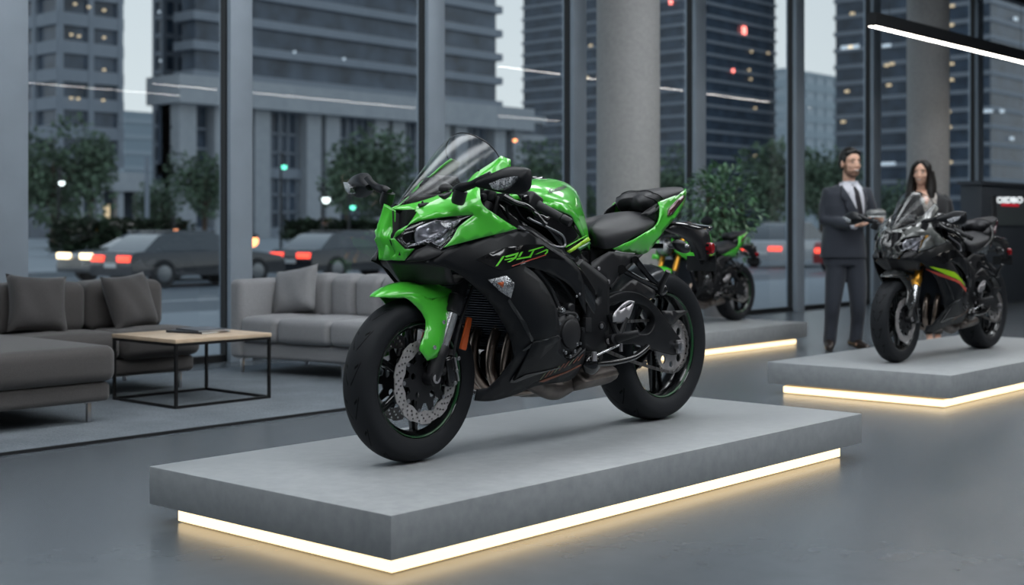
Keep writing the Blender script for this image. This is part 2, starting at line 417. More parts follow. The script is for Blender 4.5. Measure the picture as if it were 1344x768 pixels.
def make_bike():
    root = empty('motorcycle', (BX, BY, BZ))
    # ---- wheels
    fw = wheel(root, 'front_wheel', FC, .302, .125, .217)
    rw = wheel(root, 'rear_wheel', RC, .335, .185, .240, rear=True)
    for s in (-1, 1):
        d = disc_mesh(FC, s*.073, .158, .112); o = build('brake_disc', d, 'disc', fw, smooth=False); md = o.modifiers.new('s', 'SOLIDIFY'); md.thickness = .005; md.offset = 0
        cm = MB(); N = 10; poly = []
        for i in range(N*6):
            a = 2*PI*i/(N*6); ph = i % 6; r = .113 if ph in (0, 1, 5) else .082
            poly.append((FC.x+r*math.cos(a), FC.z+r*math.sin(a)))
        holes = []
        for k in range(5):
            a = 2*PI*k/5+.3; hc = (FC.x+.062*math.cos(a), FC.z+.062*math.sin(a))
            holes.append([(hc[0]+.013*math.cos(t), hc[1]+.013*math.sin(t)) for t in (2*PI*i/10 for i in range(10))])
        v, f = cdt(poly, holes, 0); cm.add([(x, s*.070, z) for x, z in v], f)
        o = build('disc_carrier', cm, 'plastic', fw, smooth=False); md = o.modifiers.new('s', 'SOLIDIFY'); md.thickness = .006; md.offset = 0
        for i in range(N):
            a = 2*PI*i/N; bolt('disc_button', (FC.x+.111*math.cos(a), s*.077 if s < 0 else .080, FC.z+.111*math.sin(a)), .0075, fw, 'steel', .004)
    # rear disc, sprocket
    d = disc_mesh(RC, .075, .115, .07, nh=10); o = build('brake_disc', d, 'disc', rw, smooth=False); o.modifiers.new('s', 'SOLIDIFY').thickness = .005
    # axle end, hub nut
    # ---- front axle, fork
    for s in (-1, 1):
        A = Vector((.052, s*.098, .312)); T = P(640, 262, .100); T = Vector((T.x, s*.100, T.z))
        d = (T-A).normalized(); L = (T-A).length
        fk = build('fork_leg', MB().tube([A+d*.325, A+d*.34, A+d*(L*.98)], [.027, .029, .029], 20), 'plastic', root)
        build('fork_collar', MB().tube([A+d*.252, A+d*.256, A+d*.28, A+d*.285, A+d*.322, A+d*.326], [.026, .030, .030, .033, .033, .029], 20), 'plastic', fk)
        build('fork_tube', MB().tube([A+d*.11, A+d*.26], .0235, 20), 'chrome', fk)
        cb = MB(); cb.tube([A+d*-.01, A+d*.03, A+d*.08, A+d*.120, A+d*.126], [.027, .030, .026, .030, .026], 16)
        cb.tube([A+Vector((0, s*.018, 0)), A-Vector((0, s*.03, 0))], .028, 20)
        cb.tube([A+d*.03, A+d*.02+Vector((.05, -s*.006, .0)), A+d*.10+Vector((.075, -s*.01, 0))], [.02, .016, .014], 8)
        build('fork_bottom', cb, 'plastic', fk)
        bolt('axle_nut', (A.x, s*.118, A.z), .018, fk, 'alu', .006) if s < 0 else None
        # caliper
        c0 = A+Vector((.098, -s*.018, .02)); cm = MB()
        rot = Matrix.Rotation(math.radians(-12), 3, 'Y')
        cm.box(c0, (.05, .05, .115), rot); cm.box(c0+Vector((-.012, s*.024, .0)), (.036, .018, .10), rot); cm.box(c0+Vector((-.012, -s*.026, 0)), (.036, .02, .1), rot)
        cal = build('brake_caliper', cm, 'gloss', root, bevel=.008, seg=3)
        for k, dz in enumerate((-.045, .0, .045)):
            bolt('caliper_bolt', (c0.x+.012+dz*.2, c0.y+s*.034 if s < 0 else c0.y+.030, c0.z+dz), .0075, cal, 'steel', .006)
        pl = MB(); pl.box(c0+Vector((.02, s*.027, .004)), (.006, .006, .09), rot); build('pad_pin', pl, 'alu', cal)
        # hose
        hs = MB(); hs.tube([c0+Vector((.01, s*.02, .05)), c0+Vector((.03, s*.03, .16)), A+d*.42+Vector((.05, s*.012, 0)), A+d*.62+Vector((.03, -s*.01, 0))], .0055, 8, smooth=5)
        build('brake_hose', hs, 'rubber', root)
        # reflector
        a0 = P(616, 417, .105); a1 = P(607, 459, .105)
        a0.y = s*.105; a1.y = s*.105
        dd = (a1-a0); up = dd.normalized(); ux = Vector((-up.z, 0, up.x))
        rr = MB(); vs = []
        for p, w in ((a0, .010), (a0+dd*.05, .0125), (a0+dd*.96, .0175), (a1, .015)):
            for sx, sy in ((-1, 0), (-.8, 1), (.8, 1), (1, 0), (.8, -1), (-.8, -1)): vs.append(p+ux*sx*w+Vector((0, sy*.006, 0)))
        rr.add(vs, [(k*6+j, k*6+(j+1)%6, (k+1)*6+(j+1)%6, (k+1)*6+j) for k in range(3) for j in range(6)]+[(0,1,2,3,4,5), (18,19,20,21,22,23)])
        build('side_reflector', rr, 'amber', fk)['label'] = 'amber reflector strip behind the fork leg'
    # ---- front fender : arch over the tyre + side blade
    rows = []
    for E, Cn in (((490,390,.010),(488.5,388.6,0)), ((505,390.4,.038),(497,381.5,0)), ((520,390.8,.056),(508,375.5,0)), ((535,391.5,.067),(521,370.8,0)), ((550,394,.075),(536,368.4,0)), ((565,393,.080),(552,368.4,0)), ((580,390,.082),(567,371.2,0)), ((592,386,.081),(579,375.8,0)), ((599,382.5,.077),(587,380.5,0))):
        E = P(*E); Cn = P(*Cn); row = []
        for ph in (0, .16, .34, .55, .78, 1.):
            a = ph*PI/2; row.append(Vector((E.x+(Cn.x-E.x)*ph, E.y*math.cos(a), E.z+(Cn.z-E.z)*math.sin(a)**.9)))
        rows.append(row)
    fm = grid(sym(rows), 3, 2); fen = build('front_fender', fm, 'green', root, solid=.004)
    n1 = .083
    sd = sheet([(524,389,n1-.012,1),(543,386,n1-.006),(557,388,n1,1),(567,392,n1),(581,388.5,n1-.002,1),(597,381,n1-.012,1),(593,396,n1+.004),(588,407,n1+.010,1),(592,411,n1+.016,1),(583,441,n1+.030),(573,469,n1+.034,1),(561,473.5,n1+.03,1),(551,460,n1+.024,1),(552,452,n1+.022),(558,432,n1+.014),(558.5,420,n1+.008,1),(552,408,n1+.002),(536,393,n1-.008)],
               [(570,440,n1+.034),(566,455,n1+.038),(575,415,n1+.018),(565,405,n1+.008)], holes=[[(556,388.3,n1,1),(567.5,393.5,n1,1),(580,388.9,n1,1)]], step=.02)
    for sgn, mb in ((1, sd), (-1, mirror(sd))):
        o = build('fork_guard', mb, 'green', fen, solid=.004)
    for q in ((582, 423, n1+.034), (570, 456, n1+.042)): bolt('fender_bolt', P(*q), .008, fen, 'chrome', .005)
    tq = sheet([(553,374,.02,1),(576,376,.03,1),(576,379,.034,1),(553,377,.03,1)])
    # ---- nose
    up = sheet([(543,277.5,.045,1),(530,293,.042),(517.5,310.5,.040),(511.5,313.5,.036,1),(519,333,.038,1),(515,337,.034,1),(515.5,341.5,.034,1),(530,342,.05,1),(543,326,.075,1),(532,327,.06,1),(518.5,312,.052,1),
                (526,303,.075),(545,294,.10),(565,287,.125),(590,283.5,.155),(606,282.5,.172),(621.5,282,.19,1),(610,291,.185),(601,299,.18),(592,313,.172),(582,325.5,.165,1),(598,321,.19),(620,315,.208),(645,309,.222),(679.5,300,.235,1),(660,288,.232),(640,275,.222,1),(634,268,.215),(632,258,.205),(633.5,245,.19,1),(650,236,.165),(670,219,.15,1),(670,209.5,.14,1),(658,204.5,.135,1),
                (640,217,.130),(620,230,.116),(600,243.5,.098),(580,253.5,.078),(560,261,.055),(540,267,.030),(523,270.5,.010,1),(516,274,.008,1)],
               [(600,270,.16),(575,272,.12),(620,268,.185),(550,278,.070),(640,250,.165),(645,295,.228),(615,303,.203),(598,255,.125)], step=.02)
    for k, mb in enumerate((up, mirror(up))):
        uf = build('upper_fairing', mb, 'green', root, solid=.005); ln = MB(); sg_ = 1 if k == 0 else -1
        ln.v = [(x+.006, y+.011*sg_, z-.003) for x, y, z in mb.v]; ln.f = list(mb.f); build('fairing_liner', ln, 'plastic', uf)
    hl = [(519.5,312,.052,1),(527,303.5,.065),(546,294.5,.09),(566,287.5,.115),(590,284.5,.145),(606,283.5,.162),(620,282.5,.18,1),(609,291,.175),(600,299,.17),(591,313,.162),(581,325.5,.155),(576,328.5,.145,1),(560,321,.125,1),(545,322.5,.105),(533,325.5,.075,1)]
    hm = sheet(hl, [(560,304,.115),(585,305,.155),(590,292,.155)], step=.018)
    bk = sheet([(a[0], a[1], a[2]-.03, *a[3:]) for a in hl], step=.03)
    pr_ = sheet([(546,322,.09,1),(544,310,.085),(548,299,.09),(560,293,.105),(580,289,.13),(598,287,.15),(604,290,.16),(596,300,.158),(588,312,.152),(578,323,.142),(566,317,.12),(556,316,.105)], [(572,304,.112)], step=.012)
    b1 = sheet([(533,324.5,.075,1),(545,319,.09),(562,313,.115),(580,303,.14),(592,293,.155),(594,296,.157),(583,309,.145),(570,317,.128),(558,318,.11),(546,322,.095)], step=.02)
    for k in (0, 1):
        f = (lambda q: q) if k == 0 else mirror
        h = build('headlight', f(bk), 'gloss', root, solid=.004)
        build('lamp_reflector', f(pr_), 'lamp_reflector', h, solid=.004)
        build('lamp_divider', f(b1), 'chrome' if False else 'lens', h, solid=.003)
        build('lamp_cover', f(hm), 'lens_cover', h, solid=.002)
        for (qx, qy, qn, r) in ((562,305,.100,.020),(586,297,.135,.017),(575,318,.13,.010)):
            c = P(qx, qy, qn); c.y = c.y if k == 0 else -c.y
            bb = MB(); bb.ball(c, (r*.8, r*.6, r), 16, 10); build('lamp_bulb', bb, 'lamp_reflector', h)
    # nose ridge + intake
    rid = []
    for r_, m_, c_, l_, f_ in (((518,276.5,.020),(516,275,.010),(513,272,.0),(509,269.5,-.01),(504,267.5,-.022)), ((518,286,.022),(515,285.5,.008),(509,285,-.003),(504.5,284,-.016),(499.5,283,-.030)), ((517,299,.022),(512,299,.006),(503.5,299,-.006),(499.5,298,-.02),(495,297,-.034)),
                           ((512,312,.026),(507,312,.010),(499.5,312,-.008),(496.5,311.5,-.02),(493,311,-.034)), ((521,329,.041),(512,328.5,.02),(504.5,328,-.004),(500.5,327,-.018),(496,326,-.032)), ((518,341,.038),(511.5,341.5,.016),(507,342,-.0),(502.5,341.5,-.014),(497,341,-.028))):
        rid.append([P(*q) for q in (r_, m_, c_, l_, f_)])
    build('nose_ridge', grid(rid, 4, 3), 'green', root, solid=.004)
    ik = sheet([(517.5,278,.045,1),(543,277.5,.055,1),(530,293,.052),(517.5,310.5,.05,1)], step=0)
    c = MB(); cen = Vector((.06, -.03, .86)); base = [Vector(v) for v in ik.v]
    for s in (1,):
        ii = MB(); ol = px_out([(513,276.5,.012,1),(545,276,.048,1),(530,293,.044),(514,313,.036,1)]); ol = [Vector((p.x+.006, -abs(p.y)*s if True else 0, p.z)) for p in ol]
        inn = [p*.5+Vector((.09, -.03*s, .87))*.5 for p in ol]; n = len(ol)
        ii.add(ol+inn, [(i, (i+1)%n, (i+1)%n+n, i+n) for i in range(n)]+[tuple(range(n, 2*n))])
        build('air_intake', ii, 'plastic', root)
    ct = MB(); ct.add([Q(-.03,.05,.925), Q(-.03,-.05,.925), Q(-.05,-.055,.85), Q(-.05,.055,.85), Q(-.07,.05,.76), Q(-.07,-.05,.76), Q(.12,.07,.93), Q(.12,-.07,.93), Q(.1,.07,.76), Q(.1,-.07,.76)],
                      [(0,1,2,3), (3,2,5,4), (0,6,7,1), (4,5,9,8), (0,3,4,8,6), (1,7,9,5,2)])
    build('nose_duct', ct, 'plastic', root)
    cf = sheet([(503,322,-.006,1),(513,322,.03),(524,324,.052,1),(532,331,.066),(530,341.5,.052,1),(514,341.2,.03),(501,341,-.01,1)], step=.02, off=-.004); build('chin_fairing', cf, 'green', root, solid=.003)
    # lip under the headlight and chin shell
    lip = sheet([(530.5,342,.072,1),(545,328.5,.095,1),(562,322,.128,1),(577,329.5,.148,1),(590,326,.172),(601,322.5,.188,1),(585,331,.18,1),(560,342,.15,1)], step=.02)
    both('headlight_lip', lip, 'matte2', root, solid=.004)
    und = []
    for (px, py, n) in ((508,342,.04),(516,351,.06),(528,370,.085)):
        pass
    um = MB(); a = [P(510,341,.0), P(530,343,.045), P(560,343,.12), P(590,350,.175)]; b = [P(530,371,.0), P(540,371.5,.02), P(563,372,.07), P(600,372,.13)]
    row = []
    for k in range(4): row.append([a[k], a[k]*.5+b[k]*.5+Vector((-.004, 0, 0)), b[k], b[k]+Vector((.07, 0, .03))])
    rows = [[Vector((p.x, -p.y, p.z)) for p in r] for r in reversed(row)][:-1]+row
    rows = [r for r in rows]
    build('chin_panel', grid(rows, 3, 3), 'plastic', root, solid=.004)
    # ---- windscreen
    near = [(522,270.5,.004),(545,265.5,.036),(570,258,.066),(600,243.5,.097),(628,226,.121),(655,206,.134)]
    cen_ = [(521,269.5,0),(541,243,0),(563,216,0),(584,191.5,0),(596,179.5,0),(605,174.5,0)]
    rows = []
    for (a, b) in zip(near, cen_):
        A = P(*a); B = P(*b); r = []
        for k in range(7):
            ph = PI/2*k/6; r.append(Vector((B.x+(A.x-B.x)*(1-math.cos(PI/2-ph))**.9, A.y*math.cos(ph), B.z+(A.z-B.z)*(1-math.cos(PI/2-ph))**.9)))
        rows.append(r)
    ws = build('windscreen', grid(sym(rows), 4, 2), 'screen', root); ws['label'] = 'smoke tinted clear windscreen'
    ed = MB()
    top = sym([rows[-1]])[0]; ed.tube(top, .0022, 6, smooth=3); build('screen_edge', ed, 'plastic', ws)
    for q in ((553.5,265.5,.055),(588,251.5,.095),(627.5,223.5,.13)):
        bolt('screen_screw', P(*q)+Vector((-.002, -.004, 0)), .0045, ws, 'plastic', .004)
    # instrument panel
    ip = MB(); ip.box((.21, 0, 1.0), (.05, .17, .10), Matrix.Rotation(math.radians(-38), 3, 'Y')); ip.box((.16, 0, .985), (.12, .22, .03), Matrix.Rotation(math.radians(-20), 3, 'Y'))
    ip.ball((.15,-.03,1.0), (.045,.07,.035)); ip.tube([(.17,.0,1.03),(.26,.0,1.035)], [.028,.022], 14)
    build('instrument_panel', ip, 'matte2', root, bevel=.008)
    cs = MB(); cs.tube([Q(.02,.06,.94), Q(.2,.12,.97), Q(.34,.14,1.04)], .008, 8, smooth=4); cs.tube([Q(.02,-.06,.94), Q(.2,-.12,.97), Q(.34,-.14,1.04)], .008, 8, smooth=4)
    cs.tube([Q(.26,.14,.99), Q(.26,-.14,.99)], .010, 8)
    build('fairing_stay', cs, 'frame', root)
    # ---- mirrors
    for k in (0, 1):
        fx = (lambda p: p) if k == 0 else (lambda p: Vector((p[0], -p[1], p[2])))
        # near mirror in photo pixels
        hd = [[P(625,243,.255), P(626,236,.26), P(628,241,.25)],]
        O = P(600, 250, .195)
        st = MB(); 
        pts = [P(598,251,.175), P(604,247,.20), P(618,243,.245), P(630,237,.285), P(645,231,.325)]
        st.tube([fx(p) for p in pts], [.016, .019, .015, .015, .018], 12, smooth=4)
        head = MB()
        # sections across the head (inner -> outer), each a ring of 6 points
        secs = []
        for (px, yt, yb, n, dpt) in ((626,237,246,.285,.018),(645,226.5,250.5,.335,.034),(664,219,254.5,.385,.042),(682,219.5,254.5,.432,.042),(690,221.5,249.5,.452,.036),(692.5,223,243,.458,.024)):
            t = P(px, yt, n); b = P(px, yb, n); m = (t+b)/2; hh = (t.z-b.z)/2
            dpt = dpt*(1. if k == 0 else 1.7); ring = [Vector((t.x+dpt*.3, t.y, t.z)), Vector((m.x-dpt*.25, m.y, m.z+hh*.72)), Vector((m.x-dpt*.55, m.y, m.z+hh*.1)), Vector((m.x-dpt*.35, m.y, m.z-hh*.55)), Vector((b.x+dpt*.1, b.y, b.z)), Vector((m.x+dpt*.75, m.y, m.z-hh*.8)), Vector((m.x+dpt*.85, m.y, m.z)), Vector((m.x+dpt*.75, m.y, m.z+hh*.85))]
            secs.append([fx(p) for p in ring])
        gm = grid(secs, 3, 3, closed=True); cap(gm)
        mr = build('mirror', gm, 'matte', root, angle=50)
        build('mirror_stem', st, 'matte', mr)
        bm_ = MB(); bm_.lathe([(0,-.03),(.022,-.03),(.026,-.02),(.026,.02),(0,.02)], (0,0,0), 'z', 16)
        R_ = Matrix.Rotation(math.radians(20), 3, 'X'); base = fx(P(603, 257, .19)); bm_.v = [tuple((R_ @ Vector(v))+base) for v in bm_.v]
        build('mirror_base', bm_, 'plastic', mr)
        # signal lens set in the front face
        lm = MB(); pol = [P(643,241.5,.340), P(658,235.5,.378), P(677,231.5,.428), P(672,239,.415), P(667,244.5,.402), P(655,250,.370), P(647,248.5,.350)]
        pol = [fx(p+Vector((-.032, -.024, 0))) for p in pol]; inn = [fx(Vector((0,0,0)))+p+Vector((.05, .01, 0)) for p in pol]; n = len(pol)
        lm.add(pol+inn, [tuple(range(n)), tuple(range(2*n-1, n-1, -1))]+[(i, (i+1)%n, (i+1)%n+n, i+n) for i in range(n)])
        o = build('mirror_signal', lm, 'lens', mr, bevel=.002); o['label'] = 'clear turn signal lens in the mirror shell'
        gl = MB(); 
        c_ = [fx(P(640,236,.33)+Vector((.04,0,0))), fx(P(688,226,.448)+Vector((.035,0,0))), fx(P(688,247,.448)+Vector((.035,0,0))), fx(P(645,247,.335)+Vector((.04,0,0)))]
        gl.add(c_, [(0,1,2,3)]); build('mirror_glass', gl, 'chrome', mr, solid=.002)
    return root
def bike_body(root):
    # ---- main black side fairing
    out = [(530,342.5,.075,1),(560,341,.14,1),(583,328,.168),(602,319.5,.180),(620,313,.196),(645,306,.210),(679.5,298.5,.222,1),(697,301,.228,1),(712,316,.24),(728,327,.238),(744,337,.232),(757,349,.222),(764,364,.215),(768,385,.212),(769,412,.212,1),
           (764,402,.216),(757,386,.222),(746,373,.228),(728,362,.236),(708,354,.242),(688,349,.246,1),
           (700,357,.25),(712,370,.255),(722,386,.258),(730,404,.26),(734,424,.26),(735,441,.256),(737,458,.248),(743,471,.24),(752,474.5,.232,1),(760,466,.226),(769,457,.220,1),(766,476,.205,1),(755,494,.185),(742,501,.172),(718,504,.165),(700,508,.158),(680,517,.150),(658,524,.14),(640,527,.13),(623,526,.12,1),
           (626,512,.135,1),(641,510,.15,1),(656,495,.175),(666,478,.192),(670,460,.205),(668,443,.212),(660,425,.215),(648,405,.216),(634,388,.213),(620,374,.208),(606,362,.198),(590,353,.180),(560,344,.15,1)]
    out = out[1:]
    fr_ = sheet(out, [(640,335,.236),(680,330,.25),(660,380,.258),(690,400,.275),(700,440,.275),(680,470,.25),(720,480,.23),(700,495,.19),(660,505,.165),(720,340,.248),(745,352,.235),(700,370,.262)], step=.028)
    f1, f2 = both('side_fairing', fr_, 'matte', root, solid=.005)
    f = fr_.f_
    def surf(px, py, n0=.25):
        n = n0
        for _ in range(6):
            p = P(px, py, n); n = -f(p.x, p.z)
        return P(px, py, n)
    def dc(name, poly, m, off=.003, mirrored=True, res=None, step=.015):
        pts = [surf(x, y) for x, y in poly]; pl = [(p.x, p.z) for p in pts]
        mb = decal(pl, f, off, step)
        build(name, mb, m, f1)
        if mirrored: build(name, mirror(mb), m, f2)
    # gloss graphic field with the race lettering
    dc('gloss_field', [(624,341),(640,333),(662,325),(690,321),(712,321),(728,332),(742,341),(720,338),(700,341),(680,349),(660,356),(648,352)], 'gloss', .0022)
    z4 = lambda L: [(620+x/7.68, 270+y/7.68) for x, y in L]
    for pl in ([(222,612),(248,606),(320,505),(292,510)], [(318,508),(458,470),(452,492),(330,524)], [(318,540),(430,515),(424,532),(312,552)], [(432,492),(458,478),(430,530),(372,568),(342,570),(400,535)],
               [(480,468),(505,462),(474,512),(450,520)], [(440,530),(585,505),(578,522),(430,548)], [(600,448),(622,442),(578,524),(556,522)], [(560,450),(708,408),(712,420),(556,466)], [(618,494),(700,455),(738,436),(745,452),(640,490)], [(738,436),(757,445),(752,474),(730,490),(716,488),(738,468)]):
        dc('race_lettering', z4(pl), 'green_decal', .0045, step=0)
    dc('pinstripe', z4([(385,608),(560,545),(738,488),(732,500),(560,560),(400,612)]), 'red_decal', .0045)
    # crease mouldings
    dc('moulding', [(665,395),(668,392),(690,425),(700,446),(697,449),(686,430)], 'gloss', .003)
    dc('moulding', [(684,460),(700,448),(730,439),(728,442),(702,452),(686,461.5)], 'gloss', .006)
    dc('moulding', [(668,502),(690,468),(694,464),(674,500)], 'gloss', .004)
    dc('moulding', [(668,502.5),(690,492),(735,482),(735,483.5),(700,493),(676,502.5)], 'gloss', .004)
    # raised lower panel
    rl = [surf(x, y) for x, y in [(698,449),(731,440),(735,444),(718,460),(694,482),(672,500),(692,462)]]
    o1 = decal([(p.x, p.z) for p in rl], f, .010, .03)
    both('lower_spear', o1, 'matte', root, solid=.010)
    for i in range(9):
        x0 = 707+i*6.2; y0 = 499-i*3.1
        dc('hatched_lettering', [(x0, y0), (x0+2, y0-.6), (x0+9, y0-9.5), (x0+7, y0-9)], 'orange_decal' if i % 3 else 'olive_decal', .004, step=0)
    dc('pinstripe', [(706,501),(762,478),(762,480),(712,502)], 'orange_decal', .004)
    # turn signal lens on the fairing
    sg = [surf(x, y) for x, y in [(637,367.5),(661.5,362),(672,371.5),(667,391.5),(655,384)]]
    o = decal([(p.x, p.z) for p in sg], f, .014, 0)
    a, b = both('turn_signal', o, 'lens', root, solid=.012)
    sg = [surf(x, y) for x, y in [(648,371),(657,369.5),(656,378)]]
    o = decal([(p.x, p.z) for p in sg], f, .0165, 0)
    build('signal_bulb', o, 'amber', a, solid=.001); build('signal_bulb', mirror(o), 'amber', b, solid=.001)
    # ---- inner ducts behind the fairing edge
    # ---- radiator with fins
    rd = MB(); t0 = P(625, 356, .0); 
    x0, z0, x1, z1 = .33, .73, .50, .40
    d = Vector((x1-x0, 0, z1-z0)).normalized(); nrm = Vector((-d.z, 0, d.x)); 
    mid = Vector(((x0+x1)/2, 0, (z0+z1)/2)); L = math.hypot(x1-x0, z1-z0)
    rot = Matrix.Rotation(math.atan2(d.x, -d.z), 3, 'Y').inverted()
    rot = Matrix(((d.x, 0, nrm.x), (0, 1, 0), (d.z, 0, nrm.z)))
    for s in (-1, 1): rd.box(mid+Vector((0, s*.172, 0)), (L, .035, .035), rot)
    rd.box(mid, (L, .34, .012), rot)
    rad = build('radiator', rd, 'radiator', root, bevel=.004)
    fn = MB(); nf = 34
    for i in range(nf):
        c = mid+d*((i+.5)/nf-.5)*L; fn.box(c-nrm*.012*(1 if nrm.x > 0 else -1), (.0028, .32, .016), rot)
    build('radiator_fins', fn, M['finm'], rad)
    # ---- exhaust headers
    for i, yy in enumerate((-.135, -.05, .05, .135)):
        h = MB(); k = 1 if yy > 0 else -1
        h.tube([(.60, yy, .50), (.52, yy, .505), (.455, yy*.98, .46), (.425, yy*.95, .38), (.43, yy*.85, .30), (.48, yy*.6, .235), (.58, yy*.4, .215), (.72, yy*.3, .215)], [.021]*8, 14, smooth=6)
        build('exhaust_header', h, 'header', root)
    ex = MB(); ex.tube([P(703,503,.10)+Vector((-.06,0,.02)), P(712,508,.10), P(728,511,.10), P(745,503,.09)], [.03,.040,.044,.04], 20, smooth=4)
    ex.tube([(.68,.02,.235),(.80,.02,.235),(.9,.0,.25)], [.06,.07,.06], 20, smooth=3)
    build('collector', ex, 'silencer', root)
    sl = MB(); rows = []
    for px, py, r in ((744,499,.030),(748,499,.048),(765,495,.052),(788,490,.050),(795,487,.036)):
        c = P(px, py, .10); rows.append([Vector((c.x, c.y*.6+(.13*math.cos(a))*(1 if r > .04 else .8), c.z+r*math.sin(a))) for a in (2*PI*q/16 for q in range(16))])
    g = grid(rows, 3, 1, closed=True); cap(g); build('silencer', g, 'silencer', root)
    # ---- engine
    e = MB(); 
    e.box((.66, 0, .52), (.26, .36, .30)); e.box((.62, 0, .70), (.20, .34, .14), Matrix.Rotation(.35, 3, 'Y')); e.box((.80, 0, .42), (.30, .30, .24)); e.box((.70, 0, .31), (.34, .24, .12))
    en = build('engine', e, 'engine', root, bevel=.02, seg=2)
    fn = MB()
    for i in range(7): fn.box((.60+.012*i, 0, .60+.018*i), (.2, .37, .005), Matrix.Rotation(.35, 3, 'Y'))
    build('cylinder_fins', fn, 'engine', en)
    cv = P(748, 438, .225)
    for s in (1, -1):
        c = Vector((cv.x, cv.y*s, cv.z)); cc = MB()
        cc.lathe([(0, -.012*s), (.050, -.012*s), (.056, -.008*s), (.058, 0), (.072, .004*s), (.080, .012*s), (.084, .03*s), (.084, .07*s)], c, n=40)
        co = build('crankcase_cover', cc, 'matte2', en)
        for k in range(8):
            a = 2*PI*k/8+.2; q = Vector((c.x+.077*math.cos(a), c.y+.004*s, c.z+.077*math.sin(a)))
            b = MB(); b.lathe([(0, -.008*s), (.006, -.008*s), (.0065, 0)], q, n=10); build('cover_bolt', b, 'steel' if k % 2 else 'plastic', co)
    # pumps, hoses and fittings seen in the gap above the cover
    for (px, py, n, r, mm) in ((735,407,.20,.014,'chrome'),(746,404,.20,.02,'plastic'),(725,388,.18,.018,'engine'),(715,376,.17,.016,'engine')):
        b = MB(); c = P(px, py, n); b.lathe([(0,-.02),(r*.7,-.02),(r,-.014),(r,.03)], c, n=14); build('engine_fitting', b, mm, en)
    b = MB(); b.tube([P(733,415,.2), P(742,411,.21), P(753,412,.21), P(758,420,.2)], .010, 8, smooth=4); b.tube([P(700,352,.2), P(718,372,.19), P(730,398,.19), P(738,418,.18)], .012, 8, smooth=4); b.tube([P(712,352,.19), P(735,370,.18), P(750,392,.18)], .009, 8, smooth=4)
    b.tube([P(741,470,.2), P(752,468,.21), P(762,458,.2)], .008, 8, smooth=4)
    build('coolant_hose', b, 'rubber', en)
    for (px, py) in ((742,463),(748,468),(754,461),(757,452)):
        bolt('case_bolt', P(px, py, .235), .007, en, 'steel', .006)
    # ---- frame side plates
    fo = [(742,338,.185,1),(757,345,.19),(764,340,.18,1),(780,352,.175),(797,366,.17),(800,378,.17,1),(800,425,.175,1),(799,445,.175),(796,458,.172,1),(781,462,.175),(765,458,.18,1),(766,440,.185),(771,415,.187),(771,390,.188),(764,365,.19),(752,348,.19)]
    fs = sheet(fo, holes=[[(783,386,.178),(786,390,.178),(783,394,.178),(780,390,.178)]], step=.03)
    a, b = both('frame', fs, 'frame', root, solid=.03)
    for s in (a, b): pass
    sp = MB(); spp = [(.36, .11, .93), (.46, .17, .84), (.62, .205, .74), (.78, .20, .66), (.90, .18, .56)]
    for s in (1, -1):
        sp = MB(); vs = []; fsq = []
        for (x, n, z), (hz, hn) in zip(spp, ((.045,.02),(.05,.022),(.05,.024),(.05,.022),(.06,.02))):
            for qz, qn in ((-1,-1),(-1,1),(-.6,1.3),(.6,1.3),(1,1),(1,-1)): vs.append(Q(x, (n-.02)*s+qn*hn*s, z+qz*hz))
        sp.add(vs, [(k*6+j, k*6+(j+1)%6, (k+1)*6+(j+1)%6, (k+1)*6+j) for k in range(4) for j in range(6)]+[tuple(range(6))])
        build('frame_spar', sp, 'gloss', root, bevel=.006)
    bolt('pivot_bolt', P(789, 428, .20), .018, a, 'plastic', .01); bolt('pivot_cap', P(789, 428, .208), .010, a, 'steel', .006)
    for q in ((760,386),(756,389)): bolt('frame_bolt', surf(*q)+Vector((0,-.002,0)), .005, f1, 'alu', .004)
    # recess panel with slot at the lower frame
    sl_ = MB(); p = [P(769,417,.190), P(777,417,.190), P(777,436,.190), P(769,436,.190)]; sl_.add(p+[q+Vector((0,.02,0)) for q in p], [(0,1,2,3),(7,6,5,4),(0,4,5,1),(1,5,6,2),(2,6,7,3),(3,7,4,0)])
    build('frame_pad', sl_, 'matte2', a, bevel=.003)
    # ---- fuel tank
    T = [[(668,268,.125),(668,258,.13),(672,248,.115),(676,242,.07),(678,240,0)],
         [(688,268,.155),(689,257,.165),(694,245,.145),(697,237,.08),(694,234.5,0)],
         [(712,271,.175),(713,260,.185),(716,247,.155),(718,238,.085),(710,233.5,0)],
         [(735,277,.182),(736,265,.186),(738,253,.150),(736,242,.085),(727,235,0)],
         [(750,283,.170),(752,271,.170),(753,259,.132),(750,248,.075),(742,240.5,0)],
         [(758,294,.145),(760,281,.142),(761,267,.110),(759,257,.065),(754,250.5,0)],
         [(765,309,.115),(766,296,.110),(766,281,.085),(764,271,.05),(760,265,0)],
         [(774,326,.090),(773,312,.085),(771,298,.065),(769,289,.04),(766,283,0)]]
    rows = [[P(*q) for q in r] for r in T]
    rows = [[r[0]*1.0+Vector((0, .03, 0))]+r for r in rows]
    tg = grid(sym(rows), 4, 3); cap(tg)
    tk = build('fuel_tank', tg, 'green', root, angle=50)
    cp = MB(); cc = P(724, 236, 0)+Vector((-.10, 0, -.006)); cp.lathe([(0,.016),(.03,.016),(.036,.010),(.05,.006),(.055,-.004)], cc, 'z', 28); build('fuel_cap', cp, 'gloss', tk)
    # tank wing : pointed rear shoulder plate
    lo = sheet([(701,271,.188,1),(725,274,.196),(741,279,.195),(751,284,.19,1),(757,296,.175),(765,310,.15),(774.5,328,.12,1),(768,308,.125,1),(760,287,.15),(748,272,.18),(735,266,.192),(715,264,.192)], step=.02)
    both('tank_shoulder', lo, 'green', root, solid=.004)
    # lettering on the tank, follows the tank surface
    from mathutils.bvhtree import BVHTree
